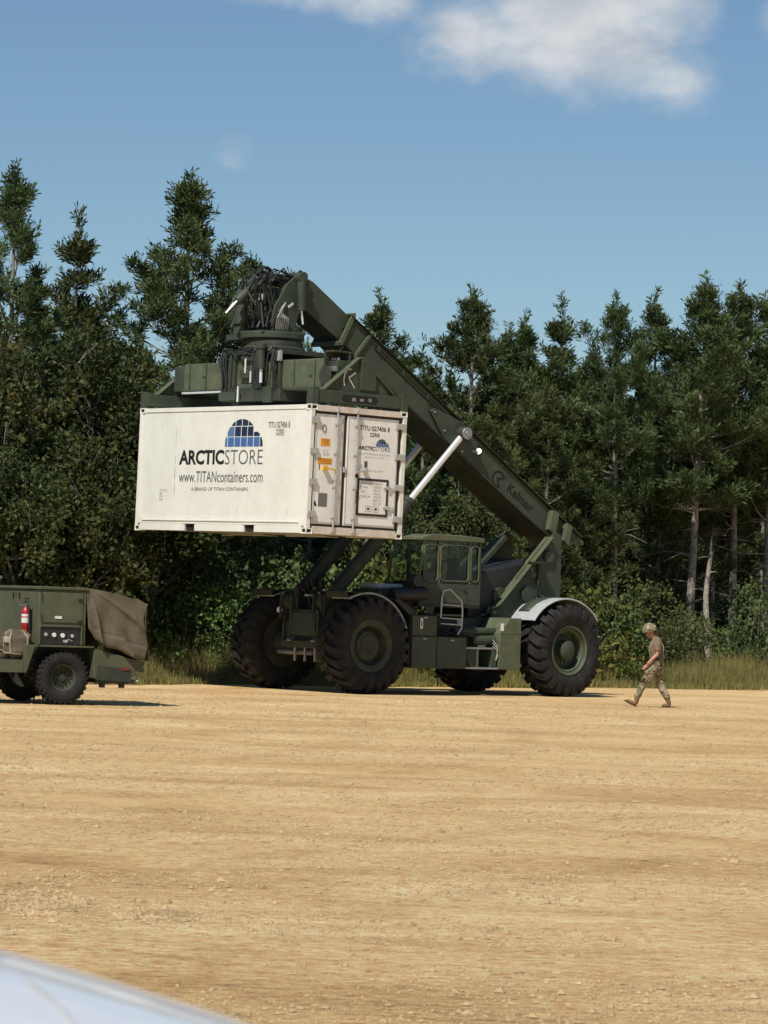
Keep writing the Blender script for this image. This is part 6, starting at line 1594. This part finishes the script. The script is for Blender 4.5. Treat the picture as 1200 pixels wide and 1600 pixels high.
# operator seated in the cab
OP = empty('person'); tag(OP, 'person in camouflage clothing seated behind the glass of the handler cab', 'person')
OP.matrix_world = CHM @ Matrix.Translation((-2.44, 0.72, 2.26))
ob = chain(
    [('pel', (0, 0, 0.10), (0.15, 0.12)), ('che', (-0.03, 0, 0.38), (0.17, 0.12)), ('upc', (-0.02, 0, 0.50), (0.13, 0.09)), ('nck', (0.0, 0, 0.585), 0.055), ('hea', (0.02, 0, 0.70), (0.078, 0.09)), ('top', (0.015, 0, 0.76), 0.065)],
    [('upc', (-0.02, 0, 0.50), 0.1), ('shl', (-0.02, 0.19, 0.50), 0.065), ('ell', (0.08, 0.25, 0.27), 0.05), ('wrl', (0.33, 0.16, 0.26), 0.035)],
    [('upc', (-0.02, 0, 0.50), 0.1), ('shr', (-0.02, -0.19, 0.50), 0.065), ('elr', (0.08, -0.25, 0.27), 0.05), ('wrr', (0.33, -0.16, 0.26), 0.035)],
    [('pel', (0, 0, 0.10), 0.12), ('hpl', (0.1, 0.10, 0.09), 0.085), ('knl', (0.45, 0.12, 0.10), 0.068), ('anl', (0.58, 0.12, -0.30), 0.055)],
    [('pel', (0, 0, 0.10), 0.12), ('hpr', (0.1, -0.10, 0.09), 0.085), ('knr', (0.45, -0.12, 0.10), 0.068), ('anr', (0.58, -0.12, -0.30), 0.055)])
skinned('body', *ob, 'camo', OP)
MB().sphere((0.03, 0, 0.685), 0.088, 0.076, 0.105).build('face', 'skin', OP)
MB().grid(lambda u, v: (0.012 + 0.13 * math.sin(v * PI * .55) * math.cos(2 * PI * u), 0.12 * math.sin(v * PI * .55) * math.sin(2 * PI * u), 0.735 + 0.115 * math.cos(v * PI * .55)), 20, 10).build('helmet', 'camo_helmet', OP, solid=0.01)
head_features(OP, (0.035, 0, 0.69), (1, 0, 0), (0, 0, 1), (0, 1, 0))
hand(OP, (0.33, 0.16, 0.26), (0.9, 0, 0.2), (0, 1, 0)); hand(OP, (0.33, -0.16, 0.26), (0.9, 0, 0.2), (0, 1, 0))

# ================================================================== white car right in front of the camera
CR = empty('parked_car', (-0.675, 2.75, 0), PI); tag(CR, 'glossy white car whose blurred roof fills the lower left corner', 'car')
# local x forward (to the left of the picture), y its left side (towards the camera)
def crown(y): return 0.062 * (abs(y) / 0.58) ** 2
def roof_z(x): return 1.477 + 0.24 * (0.39 + x) - 0.15 * (0.39 + x) ** 2
def roof(u, v):
    x = -0.85 + 1.80 * u; y = -0.58 + 1.16 * v
    return (x, y, roof_z(x) - crown(y))
MB().grid(roof, 60, 40).build('roof', 'car_white', CR)
for s_ in (1, -1):
    MB().grid(lambda u, v: (-0.85 + 1.8 * u, s_ * (0.58 + 0.022 * v), roof_z(-0.85 + 1.8 * u) - 0.068), 40, 1).build('roof_moulding', 'black', CR)
    prof = [(0.602, -0.068), (0.615, -0.070), (0.635, -0.085), (0.652, -0.115), (0.662, -0.16)]
    MB().grid(lambda u, v: (-0.85 + 1.8 * u, s_ * prof[int(round(v * 4))][0], roof_z(-0.85 + 1.8 * u) + prof[int(round(v * 4))][1]), 40, 4).build('roof_side_rail', 'car_white', CR)
pts = []
for t in [k / 20 for k in range(21)]:
    x = -0.41 - 0.085 * t; y = 0.0 + 0.26 * t ** 1.3
    pts.append((x, y, roof_z(x) - crown(y) + 0.001))
MB().tube(pts, 0.0016, 6).build('roof_seam', 'galv', CR)
secs = [(-1.85, 0.66, 0.50, 0.88), (-1.78, 0.78, 0.32, 0.98), (-1.3, 0.86, 0.22, 1.02), (-0.3, 0.88, 0.20, 1.0), (1.0, 0.88, 0.20, 0.98), (1.7, 0.86, 0.22, 0.94), (2.35, 0.82, 0.28, 0.84), (2.6, 0.70, 0.38, 0.70)]
bd_ = MB(); ring = []
for x, hw, z0, z1 in secs:
    ring.append([(x, -hw + 0.10, z0), (x, -hw, z0 + 0.12), (x, -hw, z1 - 0.16), (x, -hw + 0.06, z1 - 0.03), (x, -hw + 0.2, z1), (x, 0, z1 + 0.02), (x, hw - 0.2, z1), (x, hw - 0.06, z1 - 0.03), (x, hw, z1 - 0.16), (x, hw, z0 + 0.12), (x, hw - 0.10, z0)])
n_ = len(ring[0]); v = [p for r_ in ring for p in r_]
f = [(i * n_ + k, (i + 1) * n_ + k, (i + 1) * n_ + (k + 1) % n_, i * n_ + (k + 1) % n_) for i in range(len(ring) - 1) for k in range(n_)]
f += [tuple(range(n_)), tuple(range((len(ring) - 1) * n_, len(ring) * n_))]
bd_.add(v, f).build('body', 'car_white', CR, bevel=0.02)
ZF, ZR = roof_z(0.95), roof_z(-0.85)
for s_ in (1, -1):
    MB().add([(-1.62, s_ * 0.80, 1.0), (1.62, s_ * 0.82, 0.96), (0.95, s_ * 0.66, ZF - 0.16), (0.2, s_ * 0.66, roof_z(0.2) - 0.16), (-0.4, s_ * 0.66, roof_z(-0.4) - 0.16), (-0.85, s_ * 0.66, ZR - 0.16)], [(0, 1, 2, 3, 4, 5)]).build('side_window', 'car_glass', CR, fix=False)
    for xa, xb, zt in ((-1.62, -0.86, ZR), (0.15, 0.15, roof_z(0.15)), (1.62, 0.96, ZF)): MB().bar((xa, s_ * 0.81, 0.98), (xb, s_ * 0.664, zt - 0.15), 0.05, 0.06).build('window_pillar', 'car_white', CR)
    MB().box(-0.45, -0.28, *sorted((s_ * 0.881, s_ * 0.91)), 0.80, 0.83).build('door_handle', 'car_white', CR, bevel=0.005)
MB().add([(1.68, -0.76, 0.97), (1.68, 0.76, 0.97), (0.96, 0.57, ZF - 0.065), (0.96, 0, ZF - 0.005), (0.96, -0.57, ZF - 0.065)], [(0, 1, 2, 3, 4)]).build('windscreen', 'car_glass', CR, fix=False)
MB().add([(-1.68, -0.74, 1.0), (-1.68, 0.74, 1.0), (-0.86, 0.57, ZR - 0.065), (-0.86, 0, ZR - 0.005), (-0.86, -0.57, ZR - 0.065)], [(0, 1, 2, 3, 4)]).build('rear_window', 'car_glass', CR, fix=False)
ct = MB().lathe([(0.20, -0.10), (0.29, -0.11), (0.325, -0.08), (0.33, 0), (0.325, 0.08), (0.29, 0.11), (0.20, 0.10)], (0, 0, 0), 'y', 32).mesh('tyre', 'rubber')
crm = MB().lathe([(0.0, 0.07), (0.05, 0.075), (0.17, 0.06), (0.205, 0.09), (0.20, -0.1), (0.0, -0.1)], (0, 0, 0), 'y', 24).mesh('rim', 'galv')
for x in (-1.15, 1.65):
    for s_ in (1, -1):
        w = empty('wheel', (x, s_ * 0.80, 0.33), 0 if s_ > 0 else PI, CR); link('tyre', ct, w); link('rim', crm, w)
for s_ in (1, -1):
    MB().box(-1.87, -1.76, *sorted((s_ * 0.55, s_ * 0.76)), 0.72, 0.88).build('tail_lamp', 'red_lens', CR, bevel=0.02)
    MB().box(2.30, 2.55, *sorted((s_ * 0.50, s_ * 0.70)), 0.60, 0.70).build('headlamp', 'lens', CR, bevel=0.02)
